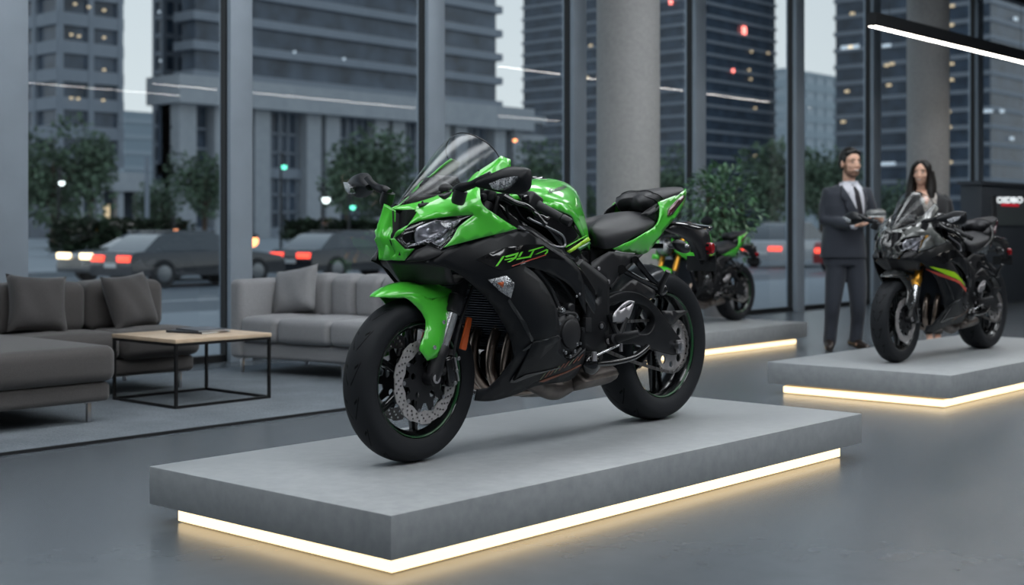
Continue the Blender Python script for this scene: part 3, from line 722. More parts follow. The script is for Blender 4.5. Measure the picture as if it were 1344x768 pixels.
    bvh = BVHTree.FromPolygons([Vector(v) for v in tg.v], tg.f); eye = Vector((-BX, -BY, 1.06-BZ))
    def on_tank(px, py):
        h = bvh.ray_cast(eye, (P(px, py, .15)-eye).normalized()); return h[0]+Vector((-.0015,-.003,.003)) if h[0] else P(px, py, .15)
    uv_, fs_, _ = text_mesh('Kawasaki'); tx = MB(); tx.add([on_tank(719.5+23*u+1.4*v, 255.-7.2*u-6.5*v) for u, v in uv_], fs_)
    build('tank_lettering', tx, 'plastic', tk, smooth=False)
    # lower tank cover (gloss, knee area) and stripes
    lc = [(700,275,.172,1),(725,279,.178),(750,286,.17),(757,298,.155),(768,315,.125),(776,331,.11,1),(776,352,.12,1),(760,345,.17),(742,337,.19),(735,322,.195),(718,300,.19),(702,288,.18)]
    kc = sheet(lc, step=.03); both('tank_side_cover', kc, 'gloss', root, solid=.004)
    st = sheet([(744,330,.198,1),(772,311,.152,1),(775,315,.150,1),(748,332.5,.197,1)], step=.03); both('lime_stripe', st, 'lime', root, solid=.002)
    st = sheet([(742,324,.200,1),(770,308.5,.153,1),(770.6,309.5,.153,1),(743,325.5,.200,1)], step=.03); both('pinstripe', st, 'green_decal', root, solid=.002)
    st = sheet([(757,326,.185,1),(774,317,.148,1),(776,320,.147,1),(762,329,.18,1)], step=.03); both('green_stripe', st, 'green_dark', root, solid=.002)
    # ---- rider seat
    Sx = [[(776,314,.075),(774,305,.080),(773,299,.07),(776,294,.045),(779,291,0)],
          [(782,321,.11),(780,308,.115),(780,298,.10),(785,290,.06),(789,285,0)],
          [(795,326,.145),(794,311,.15),(795,300,.13),(800,288,.08),(803,280.5,0)],
          [(812,323,.16),(812,308,.163),(813,299,.145),(818,285,.09),(818,277.5,0)],
          [(830,313,.16),(831,303,.163),(832,296,.145),(834,284,.09),(832,277,0)],
          [(848,304,.15),(849,297,.152),(849,291,.135),(848,282,.085),(843,275.5,0)],
          [(861,296,.13),(862,292,.132),(861,287,.12),(858,280,.075),(851,274,0)]]
    rows = [[P(*q) for q in r] for r in Sx]; rows = [[r[0]+Vector((0,.05,-.0))]+r for r in rows]
    sg_ = grid(sym(rows), 4, 3); cap(sg_); build('rider_seat', sg_, 'seat', root, angle=180)
    # ---- passenger seat
    Px = [[(846,281,.050),(842,276,.056),(838,268,.058),(835,262,.042),(831,259.5,0)],
          [(855,276,.085),(853,271,.090),(850,262,.088),(845,255.5,.06),(837,253,0)],
          [(865,268,.098),(864,265,.102),(861.5,258,.10),(856,252,.07),(847,249.5,0)],
          [(876,263,.098),(876,260.5,.10),(874,255.5,.096),(869,249.5,.065),(860,247.3,0)],
          [(889,256,.080),(889,254.8,.084),(888.5,251.5,.080),(885,247.3,.05),(878,245.5,0)],
          [(897.5,252,.050),(898,251,.052),(897.5,249.7,.050),(896,247,.03),(892,245.5,0)]]
    rows = [[P(*q) for q in r] for r in Px]; rows = [[r[0]+Vector((0,.04,0))]+r for r in rows]
    pg = grid(sym(rows), 4, 3); cap(pg); ps = build('passenger_seat', pg, 'seat', root, angle=180)
    w1 = [P(833,259.5,.0), P(842,257,.05), P(850,259,.084), P(858,262,.098), P(864,267,.106)]
    w2 = [P(839,251.5,.0), P(850,251,.05), P(858,254,.086), P(865,257,.102), P(871,263,.106)]
    for sg in (1, -1):
        tb = MB(); tb.tube([Vector((p.x, p.y*sg-.002*sg, p.z)) for p in w1], .0028, 6, smooth=4); tb.tube([Vector((p.x, p.y*sg-.002*sg, p.z+.002)) for p in w2], .0028, 6, smooth=4)
        build('seat_piping', tb, 'plastic', ps)
    # seat base (dark) between seats
    sb = sheet([(840,282,.10,1),(850,275,.115),(864,266,.118,1),(866,285,.13),(862,290,.14,1),(850,284,.12)], step=.03); a, b = both('seat_side_cover', sb, 'plastic', root, solid=.004)
    for k in range(4):
        q = [P(848+k*4, 283-k*1.6, .13), P(858+k*2, 275-k*1.5, .128), P(859+k*2, 277-k*1.5, .128), P(849+k*4, 285-k*1.6, .13)]
        r_ = MB(); r_.add([v+Vector((0,-.004,0)) for v in q], [(0,1,2,3)]); build('cover_rib', r_, 'frame', a, solid=.003)
    # ---- tail fairing
    tl = [(804,327,.150,1),(818,321,.165),(832,315,.172),(848,305,.165),(860,297,.152),(865,288,.145),(866,276,.132),(864,265,.122,1),(878,260,.105),(890,255,.082),(899.5,249.5,.055,1),(901,253,.05),(899.5,264,.06,1),(893,277,.082),(884,289,.105),(873,301,.125),(862,316,.135),(852,330,.135),(842,334.5,.128,1),(832,332,.14),(818,331,.148)]
    tl_ = sheet(tl, [(850,315,.16),(872,285,.135)], step=.02); a, b = both('tail_fairing', tl_, 'green', root, solid=.005)
    rg = sheet([(864,266,.124,1),(871,270,.14),(872,280,.146),(866,292,.156),(862,297,.16,1),(865,287,.15),(866,276,.138)], step=.02); both('tail_rib', rg, 'green', root, solid=.006)
    tt = sheet([(877,283,.128,1),(879,274,.122),(888,264,.104),(898,256,.075,1),(898,261,.075),(890,272,.100),(883,281,.12)], step=.02)
    both('tail_light', tt, 'taillens', root, solid=.008)
    tp = [[P(864,265,.115), P(868,258,.06)+Vector((0,0,-.02)), P(864,265,.0)+Vector((.02,0,-.01))], [P(880,259.5,.098), P(882,255,.05)+Vector((0,0,-.014)), P(879,256,0)+Vector((0,0,-.012))], [P(899.5,250,.05), P(900,248.5,.025), P(899,247.5,0)]]
    build('tail_top', grid(sym(tp), 3, 3), 'green', root, solid=.004)
    ub = [[P(842,334,.12), P(838,330,0)+Vector((0,0,.02))], [P(868,306,.115), P(866,303,0)], [P(890,281,.08), P(887,280,0)], [P(900,262,.05), P(898,261,0)]]
    build('tail_underside', grid([[r[0], r[1], Vector((r[0].x, -r[0].y, r[0].z))] for r in ub], 3, 2), 'plastic', root, solid=.004)
    # far-side seat strip of the tail
    # ---- plate holder
    ph = sheet([(868,300,.03,1),(876,294,.03),(889,292,.03),(902,294,.03,1),(912,300,.03),(920,306,.03),(922,318,.03,1),(930,321,.03,1),(930,330,.03),(921,333,.03,1),(919,342,.03,1),(913,340,.03,1),(909,329,.03),(901,317,.03),(890,309,.03),(878,305,.03)], step=.04)
    h1 = build('plate_holder', ph, 'plastic', root, solid=-.0)
    md = h1.modifiers.new('s', 'SOLIDIFY'); md.thickness = .045; md.offset = 1
    fl = MB(); fl_ = [[P(872,294,.05), P(874,291,0)], [P(884,292,.075), P(884,289.5,0)], [P(900,293.5,.085), P(899,290.5,0)], [P(918,297.5,.08), P(916,293.5,0)], [P(930,299,.06), P(930,296,0)], [P(935.5,299.5,.02), P(936,298,0)]]
    g = grid([[r[0]+Vector((0,.01,-.014)), r[0], r[1], Vector((r[0].x, -r[0].y, r[0].z)), Vector((r[0].x, -r[0].y-.01, r[0].z-.014))] for r in fl_], 3, 3); build('plate_mudguard', g, 'gloss', h1, solid=.008)
    g = sheet([(893,295.5,.08,1),(914,297.5,.082),(935,299.5,.03,1),(931,303.5,.045),(922,306.5,.055),(908,303.5,.07)], step=.03); build('plate_mudguard_side', g, 'gloss', h1, solid=.006)
    for s in (1, -1):
        ts = MB(); c = P(894, 323.5, .12); c.y *= s; ts.ball(c, (.065, .03, .026), 16, 10, Matrix.Rotation(math.radians(18), 3, 'Y')); ts.tube([c, Vector((c.x+.06, s*-.02, c.z+.0))], .012, 8)
        tso = build('rear_turn_signal', ts, 'plastic', h1); ls = MB(); ls.ball(c+Vector((.004, -s*.012, .002)), (.03,.022,.014), 12, 8); build('signal_lens', ls, 'lens', tso)
    rf = MB(); c = P(932.5, 326, .02); c = P(932.5, 326, .09); rf.lathe([(0, -.035), (.024, -.03), (.028, -.02), (.028, .02), (.024, .03), (0, .035)], (c.x, -.075, c.z), n=20); rf.v = [(c.x+(v[0]-c.x)*.62, v[1], v[2]) for v in rf.v]
    o = build('rear_reflector', rf, 'redlens', h1); o['label'] = 'round red reflector at the end of the plate holder'
    pb = MB(); pb.box(P(922, 326, .04), (.05, .10, .04)); pb.box(P(921,346,.02), (.012,.16,.07)); pb.tube([P(918,336,.02), P(921,346,.02)], .012, 8); pb.tube([P(905,322,.0), P(932,326,.0)], .012, 8); build('reflector_bracket', pb, 'plastic', h1)
    # ---- seat frame, covers under the seat
    uc = [(776,344,.13,1),(800,330,.15,1),(820,332,.15),(838,334,.13,1),(836,340,.13),(812,364,.145),(800,378,.15,1),(790,366,.15),(778,356,.15)]
    us = sheet(uc, step=.03); a, b = both('side_cover', us, 'matte2', root, solid=.006)
    bolt('cover_bolt', P(785.5,352.5,.16), .008, a, 'alu', .005); bolt('cover_bolt', P(798,370,.16), .010, a, 'alu', .005)
    rl_ = MB(); 
    for s in (1, -1):
        rl_ = MB(); g_ = lambda p: Vector((p.x, p.y*s, p.z)); rl_.tube([g_(P(798,377,.13)), g_(P(815,356,.135)), g_(P(836,336,.12)), g_(P(868,306,.10))], [.017,.016,.014,.012], 8)
        build('subframe_rail', rl_, 'frame', root)
        br = MB()
        br.tube([g_(P(816,354,.15)), g_(P(840,367,.18)), g_(P(866,380,.205))], [.013,.011,.013], 8); br.tube([g_(P(834,341,.15)), g_(P(850,361,.18)), g_(P(868,380,.205))], [.014,.012,.014], 8)
        br.tube([g_(P(816,354,.16))+Vector((0,0,0)), g_(P(816,354,.12))], .020, 12); br.tube([g_(P(834,341,.16)), g_(P(834,341,.12))], .016, 12); br.ball(g_(P(868,380,.205)), .028, 12, 8)
        b_ = build('passenger_peg_bracket', br, 'gloss', root)
        pg_ = MB(); pg_.tube([g_(P(867,383,.21)), g_(P(869,372,.235)), g_(P(877,356,.27))], [.013,.014,.012], 10); build('passenger_footpeg', pg_, 'plastic', b_)
    # ---- inner rear fender
    hf = [];
    for k in range(9):
        a = math.radians(170-k*9.); r = .352; row = []
        for yy, dr in ((-.105,-.05),(-.10,-.01),(-.06,.008),(0,.014)): row.append(Vector((RC.x+(r+dr)*math.cos(a), yy, RC.z+(r+dr)*math.sin(a))))
        hf.append(row)
    hug = grid(sym(hf), 2, 3); hg = build('rear_hugger', hug, M['hugger'], root, solid=.005)
    hs = sheet([(797,402,.118,1),(806,386,.118),(822,372,.117),(836,364,.115,1),(858,380,.12),(857,392,.125),(840,388,.128),(822,392,.13),(808,400,.128)], step=.03); both('hugger_side', hs, 'plastic', root, solid=.004)
    # ---- swingarm
    sw = [(797,392,.16,1),(808,386,.16),(822,382.5,.16),(836,384,.16),(850,391,.158),(862,402,.155),(874,418,.15),(888,437,.14),(898,450,.132,1),(896,463,.132),(886,466.5,.135,1),(868,462,.14),(850,456,.145),(835,452,.15),(822,452,.155),(804,452,.16),(797,446,.165,1)]
    hole = [(801,402,.16),(815,396,.16),(832,397,.158),(848,403,.155),(858,413,.152),(860,424,.152),(856,434,.153),(848,439,.155),(830,437,.157),(812,434,.16),(802,428,.162)]
    sws = sheet(sw, holes=[hole], step=.035)
    a, b = both('swingarm', sws, 'frame', root)
    for s, o in ((1, a), (-1, b)):
        md = o.modifiers.new('s', 'SOLIDIFY'); md.thickness = .045; md.offset = -1; bv = o.modifiers.new('b', 'BEVEL'); bv.width = .006; bv.segments = 2; bv.limit_method = 'ANGLE'
    ax = MB(); c = P(892, 455, .145); ax.box(c, (.045, .014, .06)); ax.box(c+Vector((0,-.01,0)), (.03, .01, .034)); blk = build('axle_block', ax, 'alu', a, bevel=.004)
    ax = MB(); ax.tube([(RC.x, -.16, RC.z), (RC.x, .16, RC.z)], .016, 16); build('rear_axle', ax, 'steel', root)
    cbm = MB(); cbm.box((1.08, 0, .45), (.10, .26, .12)); build('swingarm_bridge', cbm, 'frame', root, bevel=.02)
    # chain guard
    cg = sheet([(868,408,.135,1),(902,407.5,.115,1),(903,410,.115,1),(893,416,.12),(884,426,.128),(877,424,.13,1)], step=.03); build('chain_guard', cg, 'plastic', root, solid=.004)
    # sprocket and chain
    cs = (RC.x, RC.z); Rr = .118
    N = 132; pr = []
    for i in range(N):
        a_ = 2*PI*i/N; r = Rr+(.004 if i % 3 == 0 else (-.002 if i % 3 == 1 else -.002)); pr.append((cs[0]+r*math.cos(a_), cs[1]+r*math.sin(a_)))
    hs_ = [[(cs[0]+.035*math.cos(t), cs[1]+.035*math.sin(t)) for t in (2*PI*i/20 for i in range(20))]]
    for k in range(8):
        a_ = 2*PI*k/8; c_ = (cs[0]+.083*math.cos(a_), cs[1]+.083*math.sin(a_)); rr = .017 if k % 2 else .013
        hs_.append([(c_[0]+rr*math.cos(t), c_[1]+rr*1.1*math.sin(t)) for t in (2*PI*i/12 for i in range(12))])
    v, f_ = cdt(pr, hs_, 0); m_ = MB(); m_.add([(x, -.108, z) for x, z in v], f_); rw = [k for k in kids(root) if k.name.startswith('rear_wheel')][0]
    o = build('sprocket', m_, 'disc', rw, smooth=False); o.modifiers.new('s', 'SOLIDIFY').thickness = .007
    fc = Vector((.965, 0, .425)); fr0 = .040
    th = math.atan2(cs[1]-fc.z, cs[0]-fc.x); dd = math.hypot(cs[1]-fc.z, cs[0]-fc.x); be = math.asin((Rr-fr0)/dd)
    path = []
    a1 = th+PI/2+be; a2 = th-PI/2-be
    n = 26
    for i in range(n): 
        a_ = a1-(a1-a2)*i/n; path.append((cs[0]+Rr*math.cos(a_), cs[1]+Rr*math.sin(a_)))
    p0 = (cs[0]+Rr*math.cos(a2), cs[1]+Rr*math.sin(a2)); p1 = (fc.x+fr0*math.cos(a2), fc.z+fr0*math.sin(a2))
    for i in range(30): path.append((p0[0]+(p1[0]-p0[0])*i/30, p0[1]+(p1[1]-p0[1])*i/30-.012*math.sin(PI*i/30)))
    for i in range(8): 
        a_ = a2-(2*PI-(a1-a2))*i/8; path.append((fc.x+fr0*math.cos(a_), fc.z+fr0*math.sin(a_)))
    p0 = (fc.x+fr0*math.cos(a1), fc.z+fr0*math.sin(a1)); p1 = (cs[0]+Rr*math.cos(a1), cs[1]+Rr*math.sin(a1))
    for i in range(30): path.append((p0[0]+(p1[0]-p0[0])*i/30, p0[1]+(p1[1]-p0[1])*i/30))
    # resample in even links
    Ls = [0]
    for i in range(len(path)): q = path[(i+1)%len(path)]; Ls.append(Ls[-1]+math.hypot(q[0]-path[i][0], q[1]-path[i][1]))
    tot = Ls[-1]; nl = int(tot/.0165/2)*2; ch = MB()
    def at(s):
        s %= tot
        for i in range(len(path)):
            if Ls[i+1] >= s: break
        t = (s-Ls[i])/max(1e-9, Ls[i+1]-Ls[i]); a_, b_ = path[i], path[(i+1)%len(path)]
        return Vector((a_[0]+(b_[0]-a_[0])*t, 0, a_[1]+(b_[1]-a_[1])*t))
    for i in range(nl):
        a_ = at(i*tot/nl); b_ = at((i+1)*tot/nl); m0 = (a_+b_)/2; d_ = (b_-a_).normalized(); u_ = Vector((-d_.z, 0, d_.x)); rt = Matrix(((d_.x,0,u_.x),(0,1,0),(d_.z,0,u_.z)))
        for s in (-1, 1): ch.box(m0+Vector((0, -.111+s*(.009 if i % 2 else .006), 0)), (.019, .002, .011 if i % 2 else .012), rt)
        ch.box(a_+Vector((0,-.111,0)), (.007,.02,.007), rt)
    build('drive_chain', ch, 'chainm', root, smooth=False)
    # ---- rider foot rest, heel guard, shift lever
    for s in (1, -1):
        g_ = lambda p: Vector((p.x, p.y*s, p.z))
        pg_ = MB(); pg_.tube([g_(P(806,446,.20)), g_(P(815,443,.24)), g_(P(838,437,.30))], [.020,.018,.014], 12); pg_.tube([g_(P(800,447,.18)), g_(P(808,445,.22))], [.024,.022], 12)
        fp = build('footpeg', pg_, 'plastic', root)
        bolt('peg_bolt', g_(P(798,448,.19)), .012, fp, 'alu', .008) if s > 0 else None
        pk = MB(); pk.tube([g_(P(799,412,.18)), g_(P(806,430,.19)), g_(P(812,444,.21))], [.012,.012,.014], 8); pk.tube([g_(P(812,444,.21)), g_(P(822,418,.20)), ], [.012,.01], 8); build('footpeg_bracket', pk, 'frame', fp)
        hg_ = sheet([(805,423,.205,1),(806,412,.205),(818,399,.205),(826,394.5,.203),(833,395.5,.202,1),(831,404,.203),(825,419,.205),(818,423,.206),(811,422.5,.206)], holes=[[(814,406,.205),(819,403,.205),(820,404,.205),(815,407,.205)],[(822,401.5,.204),(829,397.5,.203),(829,399.5,.203),(823,403,.204)]], step=.02)
        build('heel_guard', hg_ if s > 0 else mirror(hg_), 'alu', fp, solid=.004)
        if s > 0:
            sh = MB(); sh.tube([P(779.5,468,.235), P(812,453,.225)], .0055, 10); build('shift_rod', sh, 'chrome', fp)
            sh = MB(); sh.tube([P(780,462,.235), P(780,474,.235)], .011, 12); sh.tube([P(815,450.5,.225), P(815,461.5,.225)], .007, 10); build('rod_end', sh, 'alu', fp)
            sl = MB(); sl.tube([P(782,478,.22), P(805,476,.215), P(830,470,.205), P(845,460,.19), P(850,455,.18)], [.012,.013,.012,.012,.012], 10, smooth=4); sl.ball(P(776,478,.20), (.05,.03,.045), 12, 8); build('side_stand', sl, 'gloss', root)
    # dark gearbox and linkage mass behind the peg
    gb = MB(); gb.box((.95,0,.40),(.16,.26,.18)); gb.box((1.02,0,.36),(.10,.2,.12)); gb.tube([(.98,.0,.62),(1.10,.0,.42)], .045, 14); build('gearbox', gb, 'engine', root, bevel=.015)
    # ---- handlebars
    for s in (1, -1):
        g_ = lambda p: Vector((p.x, p.y*s, p.z))
        a_ = P(676,253,.13); e_ = P(749,293,.36)
        d_ = (e_-a_)
        hb = MB(); hb.tube([g_(a_-d_*.15), g_(a_+d_*.5)], .011, 12); hb.tube([g_(a_-d_*.1)+Vector((0,0,.03)), g_(a_-d_*.1)-Vector((0,0,.04))], .026, 14)
        h = build('handlebar', hb, 'plastic', root)
        gr = MB(); gr.tube([g_(a_+d_*.42), g_(a_+d_*.45), g_(a_+d_*.84)], [.021,.018,.017], 18); build('grip', gr, 'rubber', h)
        be_ = MB(); be_.tube([g_(a_+d_*.85), g_(a_+d_*.86), g_(a_+d_*.98), g_(a_+d_*1.0)], [.017,.019,.018,.015], 18); build('bar_end', be_, 'frame', h)
        swb = MB(); c = g_(a_+d_*.30); swb.box(c, (.075,.06,.062), Matrix.Rotation(math.radians(25), 3, 'Y')); build('switch_housing', swb, 'plastic', h, bevel=.012, seg=3)
        sc = MB(); q = g_(P(690, 260, .215)); sc.lathe([(0,-.01),(.010,-.010),(.013,-.004),(.013,.01)], q, n=12); build('housing_screw', sc, 'gloss', h)
        lv = MB(); lv.tube([g_(P(661,258,.20)), g_(P(676,266,.235)), g_(P(692,271,.275)), g_(P(704,281,.315)), g_(P(713,292,.335)), g_(P(716,295,.34))], [.011,.010,.009,.008,.008,.011], 10, smooth=4)
        build('lever', lv, 'gloss', h)
        ms = MB(); ms.box(g_(P(662,262,.16)), (.05,.05,.035), Matrix.Rotation(.4, 3, 'Y')); ms.tube([g_(P(655,258,.15)), g_(P(648,282,.14))], .010, 8)
        build('lever_clamp', ms, 'frame', h, bevel=.005)
        cb = MB(); cb.tube([g_(P(664,262,.17)), g_(P(668,285,.15)), g_(P(690,305,.14)), g_(P(720,318,.15))], .0055, 8, smooth=5); cb.tube([g_(P(672,262,.16)), g_(P(690,290,.14)), g_(P(728,306,.13))], .005, 8, smooth=5); build('cable', cb, 'rubber', h)
    yk = MB(); yk.box((.345,0,.975),(.09,.24,.03)); yk.box((.31,0,.80),(.09,.24,.035)); yk.tube([(.36,0,1.0),(.30,0,.78)], .03, 16); 
    for s in (1,-1): yk.tube([(.352,s*.1,1.0),(.345,s*.1,.96)], .034, 16)
    build('triple_clamp', yk, 'frame', root, bevel=.008)
    # bright loop of the airbox duct edge
    lp = MB(); lp.tube([surf(0,0) if False else P(681,297,.225), P(700,310,.225), P(722,321,.215), P(738,324,.205), P(742,320,.2), P(738,309,.2), P(722,300,.205), P(700,290,.21), P(693,286,.21)], .0045, 8, smooth=5)
    build('duct_trim', lp, 'steel', root)
    ib = MB(); ib.box((.55,0,.88),(.30,.22,.16)); ib.box((.72,0,.82),(.36,.24,.2)); ib.box((1.05,0,.70),(.26,.18,.16)); ib.box((1.30,0,.84),(.36,.16,.10), Matrix.Rotation(-.3,3,'Y')); build('airbox', ib, 'plastic', root, bevel=.03)
    fp_ = sheet([(679,300.5,.232,1),(686,296,.21),(700,300,.2),(722,316,.2),(742,332,.2),(744,338,.205,1),(728,328,.235),(712,317,.237),(697,304,.235,1)], step=.03); both('fairing_inner_edge', fp_, 'plastic', root, solid=.003)
    return fr_
M['finm'] = mat('radiator_fin', (.10,.115,.14), .4, metal=.3)
M['hugger'] = mat('hugger_gloss', (.04,.044,.05), .3, coat=.5, coatrough=.2)
M['chainm'] = mat('chain_steel', (.36,.34,.33), .35, metal=1.)
# ------------------------------------------------------------------ surfaces of the hall
def concrete(name, c1, c2, rough=.4, s1=1.2, s2=14., bump=.05, r2=None, e0=.36, e1=.64):
    m = bpy.data.materials.new(name); m.use_nodes = True; nt = m.node_tree; b = nt.nodes['Principled BSDF']
    tc = nt.nodes.new('ShaderNodeTexCoord'); n1 = nt.nodes.new('ShaderNodeTexNoise'); n1.inputs['Scale'].default_value = s1; n1.inputs['Detail'].default_value = 8; n1.inputs['Roughness'].default_value = .65
    n2 = nt.nodes.new('ShaderNodeTexNoise'); n2.inputs['Scale'].default_value = s2; n2.inputs['Detail'].default_value = 8
    ad = nt.nodes.new('ShaderNodeMath'); ad.operation = 'MULTIPLY_ADD'; ad.inputs[1].default_value = .5
    mu = nt.nodes.new('ShaderNodeMath'); mu.operation = 'MULTIPLY'; mu.inputs[1].default_value = .5
    for n in (n1, n2): nt.links.new(tc.outputs['Object'], n.inputs['Vector'])
    nt.links.new(n2.outputs['Fac'], mu.inputs[0]); nt.links.new(n1.outputs['Fac'], ad.inputs[0]); nt.links.new(mu.outputs[0], ad.inputs[2])
    r = nt.nodes.new('ShaderNodeValToRGB'); r.color_ramp.elements[0].position = e0; r.color_ramp.elements[1].position = e1
    r.color_ramp.elements[0].color = (*c1, 1); r.color_ramp.elements[1].color = (*c2, 1)
    nt.links.new(ad.outputs[0], r.inputs['Fac']); nt.links.new(r.outputs['Color'], b.inputs['Base Color'])
    mr = nt.nodes.new('ShaderNodeMapRange'); mr.inputs['From Min'].default_value = .35; mr.inputs['From Max'].default_value = .65
    mr.inputs['To Min'].default_value = rough; mr.inputs['To Max'].default_value = r2 or rough*1.25
    nt.links.new(ad.outputs[0], mr.inputs['Value']); nt.links.new(mr.outputs[0], b.inputs['Roughness'])
    bp = nt.nodes.new('ShaderNodeBump'); bp.inputs['Strength'].default_value = bump; bp.inputs['Distance'].default_value = .01
    nt.links.new(n2.outputs['Fac'], bp.inputs['Height']); nt.links.new(bp.outputs['Normal'], b.inputs['Normal'])
    return m
M['floor'] = concrete('floor_concrete', (.082,.096,.110), (.116,.132,.148), .25, .8, 7., 0., .26, .2, .8)
M['plinth'] = concrete('plinth_concrete', (.27,.285,.295), (.36,.375,.385), .40, 1.6, 22., .08)
M['plinth_base'] = mat('plinth_base', (.6,.52,.4), .6)
M['column'] = concrete('column_concrete', (.31,.31,.305), (.40,.395,.39), .6, 1.0, 26., .12)
M['wallm'] = mat('wall_paint', (.16,.165,.17), .7, noise=.08, nscale=2.)
M['ceil'] = mat('ceiling_paint', (.16,.16,.165), .8, noise=.05, nscale=3.)
M['mullion'] = mat('mullion_grey', (.36,.42,.485), .42, metal=.25, noise=.05, nscale=4.)
M['gasket'] = mat('gasket', (.01,.011,.013), .5)
M['led'] = mat('led_strip', (1,.85,.6), .5, emit=(1,.76,.44), estr=2.1)
M['tubelight'] = mat('light_diffuser', (.9,.9,.9), .5, emit=(1,.95,.88), estr=13.)
M['fillpanel'] = mat('fill_panel_diffuser', (.9,.9,.9), .5, emit=(.93,.97,1), estr=6.)  # glow of the added ceiling panels
M['fixture'] = mat('fixture_black', (.014,.015,.017), .45)

X0, X1, Y0, Y1, H = -4., 27., -6., 8.9, 5.
mb = MB(); mb.bx(X0, X1, Y0, Y1, -.12, 0); struct('floor', mb, 'floor')
mb = MB(); mb.bx(X0, X1, Y0, Y1+.3, H, H+.2); struct('ceiling', mb, 'ceil')
mb = MB(); mb.bx(X0-.2, X0, Y0, Y1+.3, -.12, H); struct('wall_left', mb, 'wallm')
mb = MB(); mb.bx(X1, X1+.2, Y0, Y1+.3, -.12, H); struct('wall_right', mb, 'wallm')
mb = MB(); mb.bx(X0, X1, Y0-.2, Y0, -.12, H); struct('wall_back', mb, 'wallm')
MX = [-3.9,-1.75,.45,2.6,4.73,6.67,8.88,10.99,13.23,15.52,17.66,19.6,21.25,23.6,26.9]
for i, x in enumerate(MX):
    w = .215 if x < 17 else .23
    mb = MB(); mb.bx(x-w/2, x+w/2, Y1-.09, Y1+.06, 0, H); tr = struct('trim_%d' % (i+1), mb, 'mullion', bevel=.004)
    g = MB(); g.bx(x-w/2-.012, x-w/2, Y1-.04, Y1+.03, 0, H); g.bx(x+w/2, x+w/2+.012, Y1-.04, Y1+.03, 0, H); build('gasket', g, 'gasket', tr)
for i in range(len(MX)-1):
    a, b = MX[i]+.12, MX[i+1]-.12
    mb = MB(); mb.bx(a, b, Y1-.03, Y1+.05, .0, .055); mb.bx(a, b, Y1-.03, Y1+.05, H-.08, H); fr = struct('window_%d' % (i+1), mb, 'gasket')
    p = MB(); p.add([(a,Y1,.055),(b,Y1,.055),(b,Y1,H-.08),(a,Y1,H-.08)], [(0,1,2,3)]); build('pane', p, 'pane', fr)

# ------------------------------------------------------------------ lamps
def pendant(x0, x1, y, z, label, group=None, wires=3):
    r = empty('pendant_light', (x0, y, z), 0, label, 'light', group)
    b = MB(); b.bx(0, x1-x0, -.05, .05, .018, .14); b.bx(0, x1-x0, -.05, -.044, 0, .018); b.bx(0, x1-x0, .044, .05, 0, .018); b.bx(0, .006, -.05, .05, 0, .018); build('housing', b, 'fixture', r)
    d = MB(); d.bx(.008, x1-x0-.006, -.043, .043, .002, .016); build('diffuser', d, 'tubelight', r)
    for k in range(wires):
        x = .4+(x1-x0-.8)*k/(wires-1); w = MB(); w.tube([(x, 0, .14), (x, 0, H-z)], .003, 6); build('suspension_wire', w, 'fixture', r)
    return r
pendant(12.62, 20.5, 6.36, 3.1, 'black linear pendant light crossing the top right corner of the view')
pendant(10.9, 20.5, 1.35, 3.1, 'long black linear pendant light seen as the brighter line reflected in the glass')
pendant(8.3, 12.2, .15, 3.1, 'shorter black linear pendant light reflected faintly in the leftmost window')
def ceil_fill(x, y, sx, sy, e=5.):  # added panels, out of view, brighten the hall and soften highlights
    r = empty('ceiling_fill_panel', (x, y, H), 0, 'flat rectangular fill light panel added on the ceiling, out of view', 'light', 'added ceiling fill panels')
    b = MB(); b.bx(-sx/2-.04, sx/2+.04, -sy/2-.04, sy/2+.04, -.05, 0); build('frame', b, 'fixture', r)
    d = MB(); d.bx(-sx/2, sx/2, -sy/2, sy/2, -.062, -.05); build('diffuser', d, 'fillpanel', r)
for (x, y) in ((.2, 1.), (3.6, 1.), (7.0, 1.), (.6, 4.4), (4.0, 4.6), (7.4, 4.8), (10.8, 4.4), (10.4, 1.), (14.2, 2.4), (3.6, -2.4), (7., -2.4)): ceil_fill(x, y, 2.6, 1.7)

# ------------------------------------------------------------------ plinths with light strip
def plinth(x0, x1, y0, y1, label, ins=.085):
    L, Wd = x1-x0, y1-y0
    r = empty('display_plinth', (x0, y0, 0), 0, label, 'plinth')
    s = MB(); s.bx(0, L, 0, Wd, .067, .203); build('slab', s, 'plinth', r, bevel=.003)
    b = MB(); b.bx(ins, L-ins, ins, Wd-ins, 0, .067); build('base', b, 'plinth_base', r)
    k = MB(); t = .012
    for (a0, a1, b0, b1) in ((ins-t, L-ins+t, ins-t, ins), (ins-t, L-ins+t, Wd-ins, Wd-ins+t), (ins-t, ins, ins, Wd-ins), (L-ins, L-ins+t, ins, Wd-ins)): k.bx(a0, a1, b0, b1, .006, .045)
    o = build('light_strip', k, 'led', r); o['label'] = 'glowing warm white light strip under the slab'
plinth(2.785, 5.77, 2.955, 4.22, 'long grey concrete display slab under the green and black motorcycle in front')
plinth(7.605, 10.6, 3.33, 4.555, 'grey concrete display slab under the dark motorcycle on the right')
plinth(8.08, 11.07, 6.214, 7.45, 'grey concrete display slab under the small green motorcycle by the windows')

# ------------------------------------------------------------------ columns
def column(x, y, r, n):
    mb = MB(); mb.lathe([(0, 0), (r, 0), (r, H), (0, H)], (x, y, 0), 'z', n=72); o = struct('column', mb, 'column', angle=30)
    return o
c1 = column(10.52, 7.84, .305, 1); c1['label'] = 'round concrete column behind the motorcycle seat'
c2 = column(17.2, 7.85, .275, 2); c2['label'] = 'round concrete column behind the woman'

